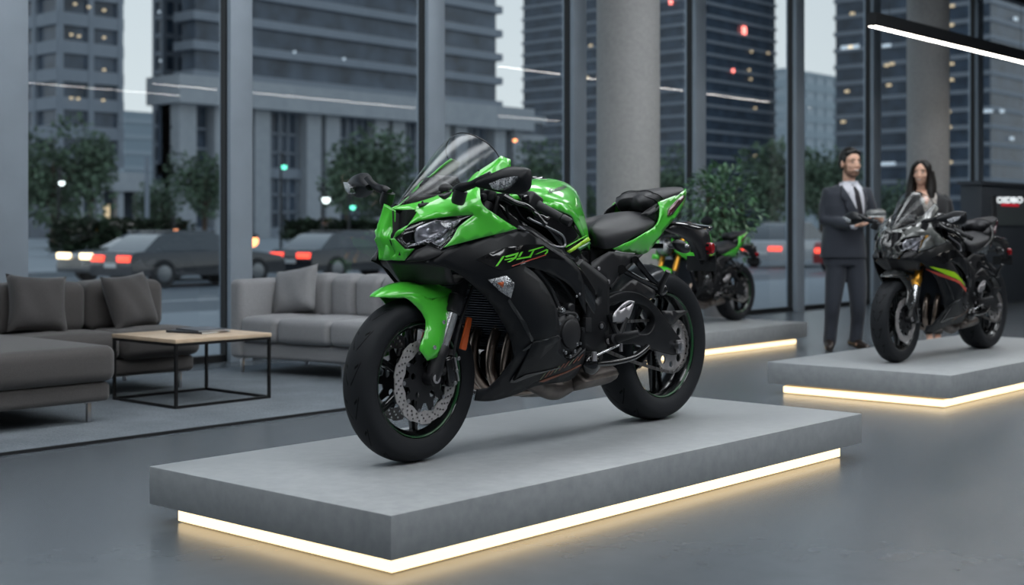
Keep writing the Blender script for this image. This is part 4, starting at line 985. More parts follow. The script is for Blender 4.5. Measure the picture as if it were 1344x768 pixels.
# ------------------------------------------------------------------ soft furniture
def fabric(name, c, s=900):
    m = mat(name, c, .9, noise=.22, nscale=260, bump=.25, bscale=s, sheen=.25); return m
M['sofa_left'] = fabric('warm_grey_fabric', (.070,.064,.063)); M['sofa_right'] = fabric('light_grey_fabric', (.28,.28,.29)); M['rug'] = concrete('rug_pile', (.11,.13,.15), (.19,.215,.24), .95, 3., 70., .6)
M['pillow_dark'] = fabric('pillow_fabric_dark', (.060,.056,.056)); M['pillow_light'] = fabric('pillow_fabric_light', (.23,.23,.24))
M['rugedge'] = mat('rug_edge', (.012,.013,.016), .9)
M['oak'] = mat('pale_oak', (.62,.47,.33), .42, noise=.12, nscale=12)
M['blackmetal'] = mat('powder_black', (.012,.012,.013), .45, metal=.4)
M['satin'] = mat('satin_steel', (.5,.5,.52), .3, metal=1.)

def soft_box(x0, x1, y0, y1, z0, z1, r=.04, puff=.0, n=10, mb=None):
    """rounded and slightly swollen block"""
    mb = mb or MB(); hx, hy, hz = (x1-x0)/2, (y1-y0)/2, (z1-z0)/2; c = Vector(((x0+x1)/2, (y0+y1)/2, (z0+z1)/2))
    r = min(r, hx*.98, hy*.98, hz*.98)
    def coords(h):
        t = sorted(set([-h, -h+r*.3, -h+r*.65, -h+r]+[-h+r+(2*h-2*r)*k/n for k in range(1, n)]+[h-r, h-r*.65, h-r*.3, h])); return t
    CX, CY, CZ = coords(hx), coords(hy), coords(hz)
    def mp(p):
        q = Vector([max(-h+r, min(h-r, v)) for v, h in zip(p, (hx, hy, hz))]); d = Vector(p)-q
        # cube-surface offset -> sphere offset
        if d.length > 1e-9: d = d.normalized()*r
        u, v, w = p[0]/hx, p[1]/hy, p[2]/hz
        pf = Vector((0,0,0))
        if puff:
            pf.z = puff*(1-u*u)*(1-v*v)*w; pf.y = puff*.7*(1-u*u)*(1-w*w)*v; pf.x = puff*.5*(1-v*v)*(1-w*w)*u
        return q+d+pf+c
    for ax in range(3):
        A, B = [(CY, CZ), (CX, CZ), (CX, CY)][ax]; h = (hx, hy, hz)[ax]
        for s in (-h, h):
            vs = []; 
            for a in A:
                for b in B:
                    p = [(s, a, b), (a, s, b), (a, b, s)][ax]; vs.append(mp(p))
            nb = len(B); mb.add(vs, [(i*nb+j, i*nb+j+1, (i+1)*nb+j+1, (i+1)*nb+j) for i in range(len(A)-1) for j in range(nb-1)])
    return mb
def part_soft(name, box, m, root, r=.04, puff=.01, org=(0,0,0)):
    x0, x1, y0, y1, z0, z1 = box; mb = soft_box(x0-org[0], x1-org[0], y0-org[1], y1-org[1], z0, z1, r, puff)
    me = build(name, mb, m, root, angle=80); return me
def leg(root, x, y, h, org):
    mb = MB(); mb.box((x-org[0], y-org[1], h/2), (.022, .022, h)); mb.box((x-org[0]-.0, y-org[1], h-.008), (.07, .05, .012)); build('leg', mb, 'satin', root, bevel=.002)

# left corner sofa
o1 = (4.15, 7.5, 0); sf = empty('sofa', o1, 0, 'dark warm grey corner sofa with long seat at the left edge', 'sofa', None)
part_soft('base', (3.02, 5.27, 7.46, 8.22, .13, .235), 'sofa_left', sf, .03, 0, o1); part_soft('base', (3.02, 4.04, 6.48, 7.44, .13, .235), 'sofa_left', sf, .03, 0, o1)
for b in ((3.0, 4.06, 6.45, 7.83, .238, .43), (4.075, 4.70, 7.42, 7.83, .238, .415), (4.71, 5.30, 7.42, 7.83, .238, .415)): part_soft('seat_cushion', b, 'sofa_left', sf, .05, .014, o1)
part_soft('backrest', (3.0, 5.28, 7.98, 8.24, .14, .66), 'sofa_left', sf, .05, 0, o1)
for b in ((3.0, 4.06, 7.80, 8.06, .40, .715), (4.07, 4.69, 7.80, 8.06, .40, .715), (4.70, 5.27, 7.80, 8.06, .40, .715)): part_soft('back_cushion', b, 'sofa_left', sf, .06, .014, o1)
for x, y in ((3.95, 6.56), (3.1, 6.56), (5.2, 7.53), (4.6, 7.53), (5.18, 8.15), (3.1, 8.15)): leg(sf, x, y, .135, o1)
# right sofa, turned to face the coffee table
o0 = (0, 0, 0); s2 = empty('sofa', (5.985, 8.06, 0), -math.radians(80.3), 'lighter grey sofa with channelled back, partly behind the front wheel', 'sofa', None)
part_soft('base', (.03, 1.97, .03, .84, .125, .245), 'sofa_right', s2, .03, 0, o0)
part_soft('armrest', (0, .12, 0, .86, .125, .69), 'sofa_right', s2, .04, .004, o0); part_soft('armrest', (1.88, 2.0, 0, .86, .125, .69), 'sofa_right', s2, .04, .004, o0)
for a, b in ((.125,.465),(.47,.94),(.945,1.41),(1.415,1.875)): part_soft('seat_cushion', (a, b, -.02, .60, .248, .425), 'sofa_right', s2, .045, .012, o0)
part_soft('backrest', (.10, 1.90, .70, .86, .24, .68), 'sofa_right', s2, .04, 0, o0)
for a, b in zip((.13,.325,.525,.755,.985,1.215,1.445,1.67), (.32,.52,.75,.98,1.21,1.44,1.665,1.87)): part_soft('back_cushion', (a, b, .50, .74, .40, .715), 'sofa_right', s2, .055, .016, o0)
for x, y in ((.07, .07), (1.93, .07), (1.0, .08), (.07, .78), (1.93, .78)): leg(s2, x, y, .13, o0)

def pillow(x, y, z, w, tilt, yaw, roll, m, label, group=None):
    mb = MB(); n = 14; vs = {}; 
    for s in (-1, 1):
        g = []
        for i in range(n+1):
            for j in range(n+1):
                u = -1+2*i/n; v = -1+2*j/n
                k = 1-.10*(1-abs(v)**2)*abs(u)**3; k2 = 1-.10*(1-abs(u)**2)*abs(v)**3
                th = .075*((1-u**4)*(1-v**4))**.6*(1+.06*math.sin(7*u+3*v)); g.append((u*w/2*k, s*th, v*w/2*k2))
        mb.add(g, [(i*(n+1)+j, i*(n+1)+j+1, (i+1)*(n+1)+j+1, (i+1)*(n+1)+j) for i in range(n) for j in range(n)])
    o = build('throw_pillow', mb, m, None, angle=70); o.location = (x, y, z); o.rotation_euler = (math.radians(tilt), math.radians(roll), math.radians(yaw)); tag(o, label, 'pillow', group)
pillow(4.28, 7.69, .60, .37, -20, -14, 4, 'pillow_dark', 'dark grey square pillow on the corner sofa, the left of its two')
pillow(4.93, 7.69, .59, .37, -20, 10, -4, 'pillow_dark', 'dark grey square pillow on the corner sofa, nearest its open right end')
pillow(6.44, 7.86, .60, .37, -22, -72, -10, 'pillow_light', 'grey square pillow leaning in the left corner of the lighter sofa')

mb = soft_box(2.2, 7.6, 5.985, 8.35, .001, .016, .006, 0, 4); rg = build('rug', mb, 'rug', None); tag(rg, 'large blue grey area rug under the sofas and the coffee table', 'rug')
ed = MB(); 
for a in ((2.18,7.62,5.965,5.99),(2.18,7.62,8.345,8.37),(2.18,2.205,5.965,8.37),(7.595,7.62,5.965,8.37)): ed.bx(*a, .001, .014)
build('edge_binding', ed, 'rugedge', rg)['label'] = 'thin black rug edge'

# coffee table
tx0, tx1, ty0, ty1 = 4.565, 5.255, 6.65, 7.31
ct = empty('coffee_table', (tx0, ty0, .016), 0, 'square coffee table with pale wooden top and thin black cube frame', 'table')
mb = MB(); mb.bx(-.004, tx1-tx0+.004, -.004, ty1-ty0+.004, .378, .402); build('tabletop', mb, 'oak', ct, bevel=.003)
fr = MB(); w = .016; Lx, Ly = tx1-tx0, ty1-ty0
for z0 in (0, .362):
    fr = MB(); fr.bx(w, Lx-w, 0, w, z0, z0+w); fr.bx(w, Lx-w, Ly-w, Ly, z0, z0+w); fr.bx(0, w, 0, Ly, z0, z0+w); fr.bx(Lx-w, Lx, 0, Ly, z0, z0+w); build('frame_rail', fr, 'blackmetal', ct)
for x in (0, Lx-w):
    for y in (0, Ly-w): l = MB(); l.bx(x, x+w, y, y+w, w, .362); build('leg', l, 'blackmetal', ct)
def magazine(x, y, z, a, w, d, h, m, label):
    r = empty('magazine', (x, y, z), a, label, 'magazine'); b = MB(); b.bx(-w/2+.002, w/2-.003, -d/2+.002, d/2-.002, .0012, h-.0012); build('pages', b, 'white_decal', r)
    c = MB(); c.bx(-w/2, w/2, -d/2, d/2, 0, .0012); c.bx(-w/2, w/2, -d/2, d/2, h-.0012, h); c.bx(-w/2, -w/2+.0012, -d/2, d/2, 0, h); build('cover', c, m, r)
    p = MB(); p.add([(-w*.3,-d*.3,h+.0004),(w*.3,-d*.3,h+.0004),(w*.3,d*.1,h+.0004),(-w*.3,d*.1,h+.0004)], [(0,1,2,3)]); build('cover_picture', p, 'cov', r)
M['cov1'] = mat('cover_dark', (.03,.035,.045), .35); M['cov2'] = mat('cover_grey', (.12,.125,.14), .35); M['cov'] = mat('cover_print', (.16,.17,.20), .35, noise=.6, nscale=30)
magazine(4.99, 7.03, .4185, .15, .24, .31, .012, 'cov1', 'dark magazine lying flat on the coffee table, under the other')
magazine(5.02, 7.02, .431, -.12, .22, .29, .008, 'cov2', 'thinner grey magazine on top of the dark one on the coffee table')

# kiosk with sign at the far right
kx, ky = 19.25, 7.6
kr = empty('sign_kiosk', (kx, ky, 0), 0, 'dark upright kiosk wall with a lit red and white sign at the right edge', 'kiosk')
M['kiosk'] = mat('kiosk_panel', (.055,.066,.082), .5); M['signface'] = mat('sign_face', (.10,.12,.13), .4); M['signwhite'] = mat('sign_white', (.9,.9,.9), .4, emit=(.9,.97,1), estr=1.1); M['signred'] = mat('sign_red', (.7,.02,.04), .4, emit=(.9,.02,.05), estr=.5)
mb = MB(); mb.bx(-.9, 3.2, 0, .3, 0, 1.67); build('panel', mb, 'kiosk', kr, bevel=.01)
mb = MB(); mb.bx(-.94, 3.24, -.03, .33, 1.67, 1.72); build('cap', mb, 'kiosk', kr)
# sign placed from the photograph: px 1302-1344 , y 257-290
def Kp(px, py, dy=0): x, z = W(px, py, ky-.012-dy); return (x-kx, -.012-dy, z)
mb = MB(); a, b = Kp(1301.5, 258), Kp(1347, 296); mb.bx(a[0], b[0], -.02, 0, b[2], a[2]); sg = build('sign_board', mb, 'signface', kr)
mb = MB(); a, b = Kp(1301, 258), Kp(1307, 290); mb.bx(a[0], b[0], -.03, -.018, b[2], a[2]); build('sign_edge', mb, M['signedge'] if 'signedge' in M else 'satin', sg)
tx = text_quad('OIDBO', Kp(1308, 266.5, .012), Kp(1342.5, 266.5, .012), Kp(1342.5, 258.5, .012), Kp(1308, 258.5, .012)); build('sign_lettering', tx, 'signwhite', sg, smooth=False)
mb = MB(); a, b = Kp(1313.5, 267.5), Kp(1336, 270.8); mb.bx(a[0], b[0], -.028, -.018, b[2], a[2]); build('sign_bar', mb, 'signred', sg)
mb = MB(); a, b = Kp(1309, 272.5), Kp(1340, 274.5); mb.bx(a[0], b[0], -.024, -.018, b[2], a[2]); build('sign_rule', mb, 'cov2', sg)

# ------------------------------------------------------------------ indoor plant
M['leaf'] = mat('plant_leaf', (.11,.22,.12), .3, noise=.6, nscale=9, coat=.3); M['pot'] = mat('pot_grey', (.22,.22,.23), .5); M['bark'] = mat('bark', (.09,.06,.04), .8, noise=.3, nscale=30); M['soil'] = mat('soil', (.03,.02,.015), .95, noise=.4, nscale=60)
def leaf_geo(mb, p, d, L, w, up, fold=.25):
    d = d.normalized(); s = d.cross(up)
    if s.length < .1: s = d.cross(Vector((1, 0, 0)))
    s.normalize(); n = s.cross(d)
    q = [p, p+d*L*.3+s*w*.5+n*fold*w*.4, p+d*L*.65+s*w*.42+n*fold*w*.1, p+d*L-n*fold*w, p+d*L*.65-s*w*.42+n*fold*w*.1, p+d*L*.3-s*w*.5+n*fold*w*.4, p+d*L*.3, p+d*L*.65-n*fold*w*.2]
    mb.add(q, [(0,1,6),(1,2,7,6),(2,3,7),(3,4,7),(4,5,6,7),(5,0,6)])
def plant(x, y):
    r = empty('potted_plant', (x, y, 0), 0, 'bushy green indoor tree in a pot behind the small green motorcycle', 'plant')
    p = MB(); p.lathe([(0, 0), (.16, 0), (.20, .42), (.205, .44), (.19, .44), (.185, .40), (0, .40)], (0,0,0), 'z', 32); build('pot', p, 'pot', r)
    s = MB(); s.lathe([(0, .405), (.184, .405)], (0,0,0), 'z', 24); build('soil', s, 'soil', r)
    rnd = random.Random(3); t = MB(); tips = []
    for k in range(5):
        a = 2*PI*k/5; b = Vector((.04*math.cos(a), .04*math.sin(a), .40)); e = Vector((.16*math.cos(a+.3), .16*math.sin(a+.3), 1.35+.1*rnd.random())); t.tube([b, (b+e)/2+Vector((.03*math.cos(a), .03, 0)), e], [.018,.013,.006], 8, smooth=4)
        for q in range(10):
            f = .35+.65*q/10; st = b.lerp(e, f); dr = Vector((rnd.uniform(-1,1), rnd.uniform(-1,1), rnd.uniform(.1,.9))).normalized(); en = st+dr*.24; t.tube([st, en], [.005,.003], 5); 
    build('trunk', t, 'bark', r)
    f = MB()
    for k in range(1500):
        v = Vector((rnd.gauss(0,1), rnd.gauss(0,1), rnd.gauss(0,1))).normalized(); rr = rnd.random()**.42; lump = 1+.10*math.sin(v.x*7+1)+.08*math.sin(v.y*9)+.07*math.sin(v.z*8+2)
        c = Vector((v.x*.43*rr*lump, v.y*.43*rr*lump, 1.25+v.z*.47*rr*lump)); d = (v+Vector((rnd.uniform(-.7,.7), rnd.uniform(-.7,.7), rnd.uniform(-.9,.3)))).normalized()
        leaf_geo(f, c, d, rnd.uniform(.06,.10), rnd.uniform(.03,.045), Vector((rnd.uniform(-.4,.4), rnd.uniform(-.4,.4), 1)))
    build('foliage', f, 'leaf', r, weld=False, smooth=False)
plant(12.0, 7.75)
# ------------------------------------------------------------------ the street and the city outside
M['asphalt'] = concrete('asphalt', (.095,.115,.135), (.125,.145,.165), .45, .3, 6., .02); M['paving'] = concrete('paving', (.24,.27,.295), (.31,.335,.36), .6, .5, 5., .02)
M['bband'] = concrete('facade_band', (.22,.25,.29), (.27,.30,.345), .7, .05, 1., 0); M['bband2'] = concrete('facade_stone', (.33,.355,.385), (.42,.44,.465), .7, .05, 1., 0)
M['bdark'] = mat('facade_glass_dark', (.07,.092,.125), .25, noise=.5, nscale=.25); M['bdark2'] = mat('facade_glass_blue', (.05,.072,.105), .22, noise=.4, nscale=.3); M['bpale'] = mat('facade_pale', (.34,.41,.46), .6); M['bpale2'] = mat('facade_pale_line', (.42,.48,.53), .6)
M['litw'] = mat('lit_window', (.9,.75,.5), .5, emit=(1,.72,.42), estr=.75); M['litc'] = mat('lit_window_cool', (.8,.85,.9), .5, emit=(.75,.88,1), estr=.55); M['litr'] = mat('warning_lamp', (1,.2,.15), .5, emit=(1,.22,.18), estr=4.5)
def Zp(px, Z): X = (px-672)/F*Z; return S_*X+C_*Z, -C_*X+S_*Z
mb = MB(); mb.add([(-60,Y1+.06,-.12),(140,Y1+.06,-.12),(140,16.2,-.12),(-60,16.2,-.12),(-60,16.2,-.35),(140,16.2,-.35)], [(0,1,2,3),(3,2,5,4)]); struct('sidewalk', mb, 'paving')
mb = MB(); mb.add([(-60,16.2,-.35),(300,16.2,-.35),(300,36,-.35),(-60,36,-.35)], [(0,1,2,3)]); struct('road', mb, 'asphalt')
mb = MB(); mb.bx(-60, 700, 36, 500, -.6, -.2); struct('plaza', mb, 'paving')
mk = MB()
for y in (22.4, 28.9):
    for k in range(26): mk.bx(k*5-10, k*5-7.6, y-.06, y+.06, -.349, -.343)
struct('lane_marking', mk, 'white_decal')

_bn = [0]
def tower(x0, x1, y0, y1, z1, fl, label, band='bband', glass='bdark', bh=.38, z0=0, pier=0, lit=(), proud=.35, maxf=95):
    """z0: storeys start above it. glass core, a spandrel band per floor, piers, a few lit panes"""
    r = empty('office_building', (x0, y0, -.2), 0, label, 'building'); L, D = x1-x0, y1-y0
    g = MB(); g.bx(0, L, 0, D, 0, z1); build('glazing', g, glass, r)
    n = min(maxf, int((z1-z0)/fl)+1)
    for k in range(n):
        z = z0+k*fl; b = MB(); b.bx(-proud, L+proud, -proud, D+proud, z, min(z1+.3, z+fl*bh)); build('floor_band', b, band, r)
    if pier:
        for k in range(pier+1):
            x = L*k/pier; b = MB(); b.bx(x-.35, x+.35, -proud*1.2, 0, z0, z1); build('pier', b, band, r)
        m = max(1, int(pier*D/L))
        for k in range(1, m+1):
            y = D*k/m; b = MB(); b.bx(-proud*1.2, 0, y-.35, y+.35, z0, z1); build('pier', b, band, r)
    rnd = random.Random(int(x0))
    for (px, py, wpx, hpx, m) in lit:
        # on whichever face the ray meets: the -y face or the -x face
        t = (px-672)/F; Z = y0/(S_-C_*t); x = Z*(S_*t+C_)
        if x0 <= x <= x1: 
            z = 1.06-(py-300)*Z/F+.2; w = wpx*Z/F; h = hpx*Z/F; b = MB(); b.bx(x-x0-w/2, x-x0+w/2, -proud-.25, -proud-.02, z-h/2, z+h/2)
        else:
            Z = x0/(S_*t+C_); y = Z*(S_-C_*t); z = 1.06-(py-300)*Z/F+.2; w = wpx*Z/F; h = hpx*Z/F; b = MB(); b.bx(-proud-.25, -proud-.02, y-y0-w/2, y-y0+w/2, z-h/2, z+h/2)
        build('warning_lamp' if m == 'litr' else 'lit_window', b, m, r)
    return r
lw = lambda L, m='litw', w=3.5, h=2.6: [(x, y, w, h, m) for x, y in L]
# far left tower
tower(88, 96.4, 153, 168, 62, 3.5, 'grey banded office tower seen through the leftmost window', bh=.45, z0=9, pier=2, lit=lw([(95,6),(113,10),(133,14),(90,46),(100,48),(133,50),(90,129),(99,130),(132,132),(133,92),(34,128),(135,215)]), proud=.5)
pv = empty('pavilion', (*Zp(112, 118), -.2), 0, 'low pale pavilion with columns at the foot of the left tower', 'building')
mb = MB(); mb.bx(-1, 8, 0, 5, 4.6, 5.3); mb.bx(0, 7, .6, 4.6, 5.3, 6.3); build('roof', mb, 'bband2', pv)
for k in range(5): mb = MB(); mb.bx(-.6+k*2.0, 0+k*2.0, .3, .9, 0, 4.6); build('column', mb, 'bband2', pv)
mb = MB(); mb.bx(-.4, 7.6, 1.5, 4.6, 0, 4.6); build('wall', mb, 'bdark', pv)
for k in range(2): mb = MB(); mb.bx(2.4+k*1.4, 3.3+k*1.4, 1.42, 1.5, 2.2, 3.4); build('lit_window', mb, 'litw', pv)
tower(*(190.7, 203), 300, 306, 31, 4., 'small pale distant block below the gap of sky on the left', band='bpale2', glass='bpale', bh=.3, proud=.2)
tower(111.9, 128, 166, 168, 78, 2.6, 'slim blue residential tower beside the gap of sky on the left', band='bband', glass='bdark2', bh=.25, pier=8, lit=lw([(212,16),(214,80),(226,175),(212,190)], 'litc'), proud=.25)
# big centre building on its podium
tower(106, 165, 150, 153, 78, 3.9, 'wide office building with long horizontal floors above a stone podium', bh=.30, z0=21, lit=lw([(381,69),(446,78)], 'litc', 3, 3), proud=.8)
pd = empty('podium_building', (101.5, 146, -.2), 0, 'stone podium with tall gridded windows below the wide office building', 'building')
L = 67; top = 20.5
mb = MB(); mb.bx(0, L, 3, 6, 0, top); build('glazing', mb, 'bdark', pd)
mb = MB(); mb.bx(-1, L+1, -.5, 7, top-3.2, top+.4); build('cornice', mb, 'bband2', pd); mb = MB(); mb.bx(0, L, 2.2, 6, 8.2, 9.6); build('string_course', mb, 'bband', pd)
mb = MB(); mb.bx(-.5, L, 1.6, 6, 0, 1.4); build('plinth_course', mb, 'bband', pd)
xx = [0, 5.5, 12, 21, 24.5, 34, 37.5, 47, 51, 60, 64]
for i, x in enumerate(xx): mb = MB(); mb.bx(x, x+(4.6 if i in (1,) else 2.6), 1.0, 5, 0, top-3.2); build('pier', mb, 'bband2', pd)
for x in [9.5+1.55*k for k in range(36)]:
    mb = MB(); mb.bx(x, x+.28, 2.6, 3.1, 1.4, top-3.2); build('glazing_bar', mb, 'bband', pd)
for z in (3.4, 5.8, 11.6, 14.2): mb = MB(); mb.bx(0, L, 2.6, 3.1, z, z+.28); build('glazing_bar', mb, 'bband', pd)
tower(169.8, 177, 150, 156, 21, 3.2, 'lower wing beside the podium, left of the second gap of sky', bh=.35, band='bband2')
# centre right tower
tower(220, 253.5, 150, 192, 118, 2.55, 'tall dark glass tower with thin pale floor lines behind the round column', bh=.22, glass='bdark2', proud=.3, maxf=60, pier=0,
      lit=lw([(984,68),(1006,70),(981,92),(983,104),(989,142),(989,205),(772,102),(777,60)], 'litw', 4, 2.5)+[(974.5,40,8,10,'litr'),(882,3,4,5,'litr'),(960,93,3.5,4.5,'litr')])
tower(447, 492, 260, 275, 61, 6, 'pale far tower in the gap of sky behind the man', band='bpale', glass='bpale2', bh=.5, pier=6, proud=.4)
tower(245.6, 330, 100, 131.5, 95, 3.3, 'tall dark blue tower with scattered lit windows behind the man and woman', bh=.25, glass='bdark2', proud=.3, pier=0,
      lit=lw([(1120,18),(1118,62),(1165,86),(1172,84),(1168,112),(1108,160),(1251,8),(1250,33),(1250,84),(1250,105),(1246,147),(1247,167),(1248,213),(1113,120)], 'litw', 6, 3)+lw([(1298,146),(1312,146),(1325,182),(1330,25),(1165,60)], 'litc', 12, 4)+[(1166,215,22,4,'litc'),(1117,62,26,5,'litc')])

# ---- trees
M['treeleaf'] = mat('street_tree_leaf', (.10,.15,.095), .8, noise=.5, nscale=.8); M['hedge'] = mat('hedge_leaf', (.035,.06,.03), .8, noise=.5, nscale=1.)
def tree(px, Z, r, zc, label, seed, sq=1.1, n=2200):
    x, y = Zp(px, Z); rt = empty('street_tree', (x, y, -.25), 0, label, 'tree', None); rnd = random.Random(seed)
    t = MB(); t.tube([(0,0,0),(.05,0,zc*.5),(0,.05,zc+.2*r)], [r*.09, r*.07, r*.03], 8, smooth=3)
    for k in range(6): a = 2*PI*k/6; t.tube([(0,0,zc*.45+.05*k), (r*.5*math.cos(a), r*.5*math.sin(a), zc+r*.2)], [r*.04, r*.015], 6)
    build('trunk', t, 'bark', rt); f = MB()
    lob = [Vector((rnd.uniform(-.55,.55), rnd.uniform(-.55,.55), rnd.uniform(-.5,.6)))*r for _ in range(9)]+[Vector((0,0,0))]
    for k in range(n):
        c = rnd.choice(lob); v = Vector((rnd.gauss(0,1), rnd.gauss(0,1), rnd.gauss(0,1))).normalized(); p = c+v*r*.52*rnd.random()**.3; p.z *= sq; p.z += zc
        leaf_geo(f, p, (v+Vector((rnd.uniform(-1,1), rnd.uniform(-1,1), rnd.uniform(-1,.4)))), r*.12, r*.09, Vector((rnd.uniform(-1,1), rnd.uniform(-1,1), 1)))
    build('foliage', f, 'treeleaf', rt, weld=False, smooth=False)
for a in ((70, 88, 3.3, 4.9, 'broad dark street tree at the left edge, by the pavilion', 1), (118, 90, 2.0, 5.3, 'dark street tree just right of the broad leftmost one', 21), (268, 95, 2.4, 4.6, 'round street tree left of the second window post', 2), (212, 100, 1.9, 2.9, 'low tree beside the lamp pole on the left', 3), (455, 82, 2.3, 4.2, 'green street tree behind the far mirror', 4), (505, 84, 2.6, 4.6, 'taller green street tree above the nose of the front motorcycle', 5), (640, 95, 2.3, 4.0, 'street tree behind the windscreen top', 6), (712, 90, 2.5, 4.2, 'street tree just left of the round column', 7), (890, 95, 2.6, 3.9, 'street tree right of the round column', 8), (1015, 92, 3.4, 4.4, 'wide street tree right of the indoor plant', 9), (1078, 100, 2.9, 4.0, 'street tree directly left of the man', 10), (1160, 96, 2.6, 2.2, 'low street tree between the man and the woman', 12), (760, 100, 2.4, 2.5, 'low tree between two window posts left of the column', 13)): tree(*a)
for i, (p0, p1, Z) in enumerate(((20, 300, 62), (330, 560, 66), (590, 1130, 84))):
    x0, y0 = Zp(p0, Z); x1, _ = Zp(p1, Z); h = MB(); rnd = random.Random(i); y0 = Zp((p0+p1)/2, Z)[1]
    n = 2200
    for k in range(n):
        p = Vector((rnd.uniform(0, x1-x0), rnd.uniform(-.8,.8), rnd.random()**.6*1.5)); leaf_geo(h, p, Vector((rnd.uniform(-1,1), rnd.uniform(-1,.2), rnd.uniform(-.2,1))), .5, .38, Vector((0,0,1)))
    o = build('hedge', h, 'hedge', None, weld=False, smooth=False); o.location = (x0, y0, -.25); tag(o, ['clipped hedge beyond the road behind the left windows', 'clipped hedge beyond the road at the centre of the view', 'long clipped hedge beyond the road behind the right windows'][i], 'hedge')

# ---- cars
M['car_dark'] = mat('car_paint_dark', (.012,.015,.022), .25, coat=1.); M['car_white'] = mat('car_paint_silver', (.42,.44,.46), .3, coat=1.); M['carglass'] = mat('car_glass', (.03,.04,.05), .08, coat=1.); M['car_red'] = mat('car_paint_red', (.3,.02,.02), .3, coat=1.)
M['taill'] = mat('tail_lamp_lit', (.9,.05,.03), .4, emit=(1,.07,.04), estr=3.2); M['headl'] = mat('head_lamp_lit', (1,.9,.7), .4, emit=(1,.74,.42), estr=4.5); M['carwheel'] = mat('car_wheel', (.25,.26,.27), .4, metal=.8)
def car(x, y, facing, paint, label, suv=0, lights='tail', big=1.):
    """x: end seen from the hall (rear if facing +1)."""
    r = empty('car', (x, y, -.35), 0, label, 'car'); L, Wd = 4.5, 1.8; hb = .82+.12*suv; hr = 1.34+.28*suv
    prof = [(0, .35), (-.03, .6), (.05, hb), (.35, hb+.05), (.85, hr-.10), (1.35, hr), (2.4, hr), (3.3, hb+.08), (4.2, hb-.06), (4.48, .66), (4.5, .35)]
    if facing < 0: prof = [(4.5-a, b) for a, b in prof][::-1]
    lower = [(a, min(b, hb+(.05))) for a, b in prof]
    secs = []
    for (yy, ins) in ((-.9, .06), (-.86, .0), (-.3, 0), (.3, 0), (.86, 0), (.9, .06)): secs.append([Vector((a, yy, .28 if k in (0, len(prof)-1) else b-ins)) for k, (a, b) in enumerate(lower)])
    g = grid(secs, 1, 2); nr, nc = g.shape; g.f += [tuple(range(nc)), tuple((nr-1)*nc+j for j in range(nc))[::-1]]
    g.f.append(tuple([i*nc for i in range(nr)])); build('body', g, paint, r, angle=35)
    cab = [p for p in prof if p[1] > hb-.0]; cb = MB(); n = len(cab); vs = []
    for s in (-1, 1):
        for a, b in cab: k = (b-hb)/(hr-hb); vs.append((a, s*(.84-.20*k), b))
    cb.add(vs, [(i, i+1, n+i+1, n+i) for i in range(n-1)]+[tuple(range(n)), tuple(range(2*n-1, n-1, -1))]); build('cabin_glass', cb, 'carglass', r)
    rf = MB(); rx0, rx1 = (1.35, 2.4) if facing > 0 else (2.1, 3.15); rf.bx(rx0-.15, rx1+.12, -.63, .63, hr-.03, hr+.02); build('roof', rf, paint, r, bevel=.015)
    for wx in (.85, 3.6):
        for s in (-1, 1): w = MB(); w.lathe([(0,-.11),(.2,-.11),(.33,-.10),(.34,-.06),(.34,.1),(0,.1)], (wx, s*.82, .34), n=28); wh = build('wheel', w, 'rubber', r); q = MB(); q.lathe([(0,-.12),(.18,-.115),(.21,-.105)], (wx, s*.82 if s < 0 else s*.82+.22, .34), n=20); build('hubcap', q, 'carwheel', wh)
    m = 'taill' if facing > 0 else 'headl'
    for s in (-1, 1): l = MB(); l.bx(-.05, .06, s*.56-.27*big, s*.56+.27*big, .62, .62+.15*big); build('tail_lamp' if facing > 0 else 'head_lamp', l, m, r, bevel=.02)
    if facing > 0: l = MB(); l.bx(-.04,.02,-.25,.25,.48,.60); build('number_plate', l, 'white_decal', r)
    return r
car(17.7, 28.4, 1, 'car_dark', 'dark car with red tail lamps seen through the leftmost window')
car(18.7, 31.7, -1, 'car_dark', 'car with bright yellow head lamps at the far left', lights='head', big=1.05)
car(23.1, 28.4, 1, 'car_dark', 'dark car with red tail lamps behind the lighter sofa', big=1.)
car(42.0, 25.4, 1, 'car_white', 'silver car with a red tail lamp right of the indoor plant', suv=1)
car(39.4, 21.0, 1, 'car_red', 'red car left of the man', suv=1)
car(30.5, 32.4, 1, 'car_dark', 'dark car beyond the nose of the front motorcycle')
# ---- street lamps and signals
M['bulbw'] = mat('lamp_globe', (1,1,1), .4, emit=(.9,1,.95), estr=3.); M['bulbg'] = mat('signal_green', (.2,1,.7), .4, emit=(.15,.9,.6), estr=3.); M['bulbo'] = mat('signal_orange', (1,.5,.2), .4, emit=(1,.33,.12), estr=5.)
def slamp(px, py, Z, m, r, label, name='street_lamp', cat='lamp'):
    x, y = Zp(px, Z); z = 1.06-(py-300)*Z/F; o = empty(name, (x, y, -.3), 0, label, cat)
    p = MB(); p.tube([(0,.25,0),(0,.25,z+.9),(0,.1,z+1.0),(0,0,z+.3+r)], [.07,.05,.04,.03], 8); build('pole', p, 'fixture', o)
    b = MB(); b.ball((0,0,z+.3), r, 14, 10); build('globe', b, m, o)
    h = MB(); h.lathe([(0,r*1.3),(r*.9,r*1.0),(r*1.15,r*.5),(r*1.05,r*.45)], (0,0,z+.3), 'z', 16); build('shade', h, 'fixture', o)
slamp(81, 240, 60, 'bulbw', .13, 'street lamp with a white globe in front of the leftmost tree')
slamp(373, 219, 66, 'bulbg', .13, 'green signal lamp on a pole before the stone podium', 'traffic_signal', 'signal')
slamp(428, 262, 57, 'bulbw', .17, 'street lamp with a white globe left of the far mirror')
slamp(463, 272, 60, 'bulbg', .12, 'low green signal lamp just below the far mirror', 'traffic_signal', 'signal')
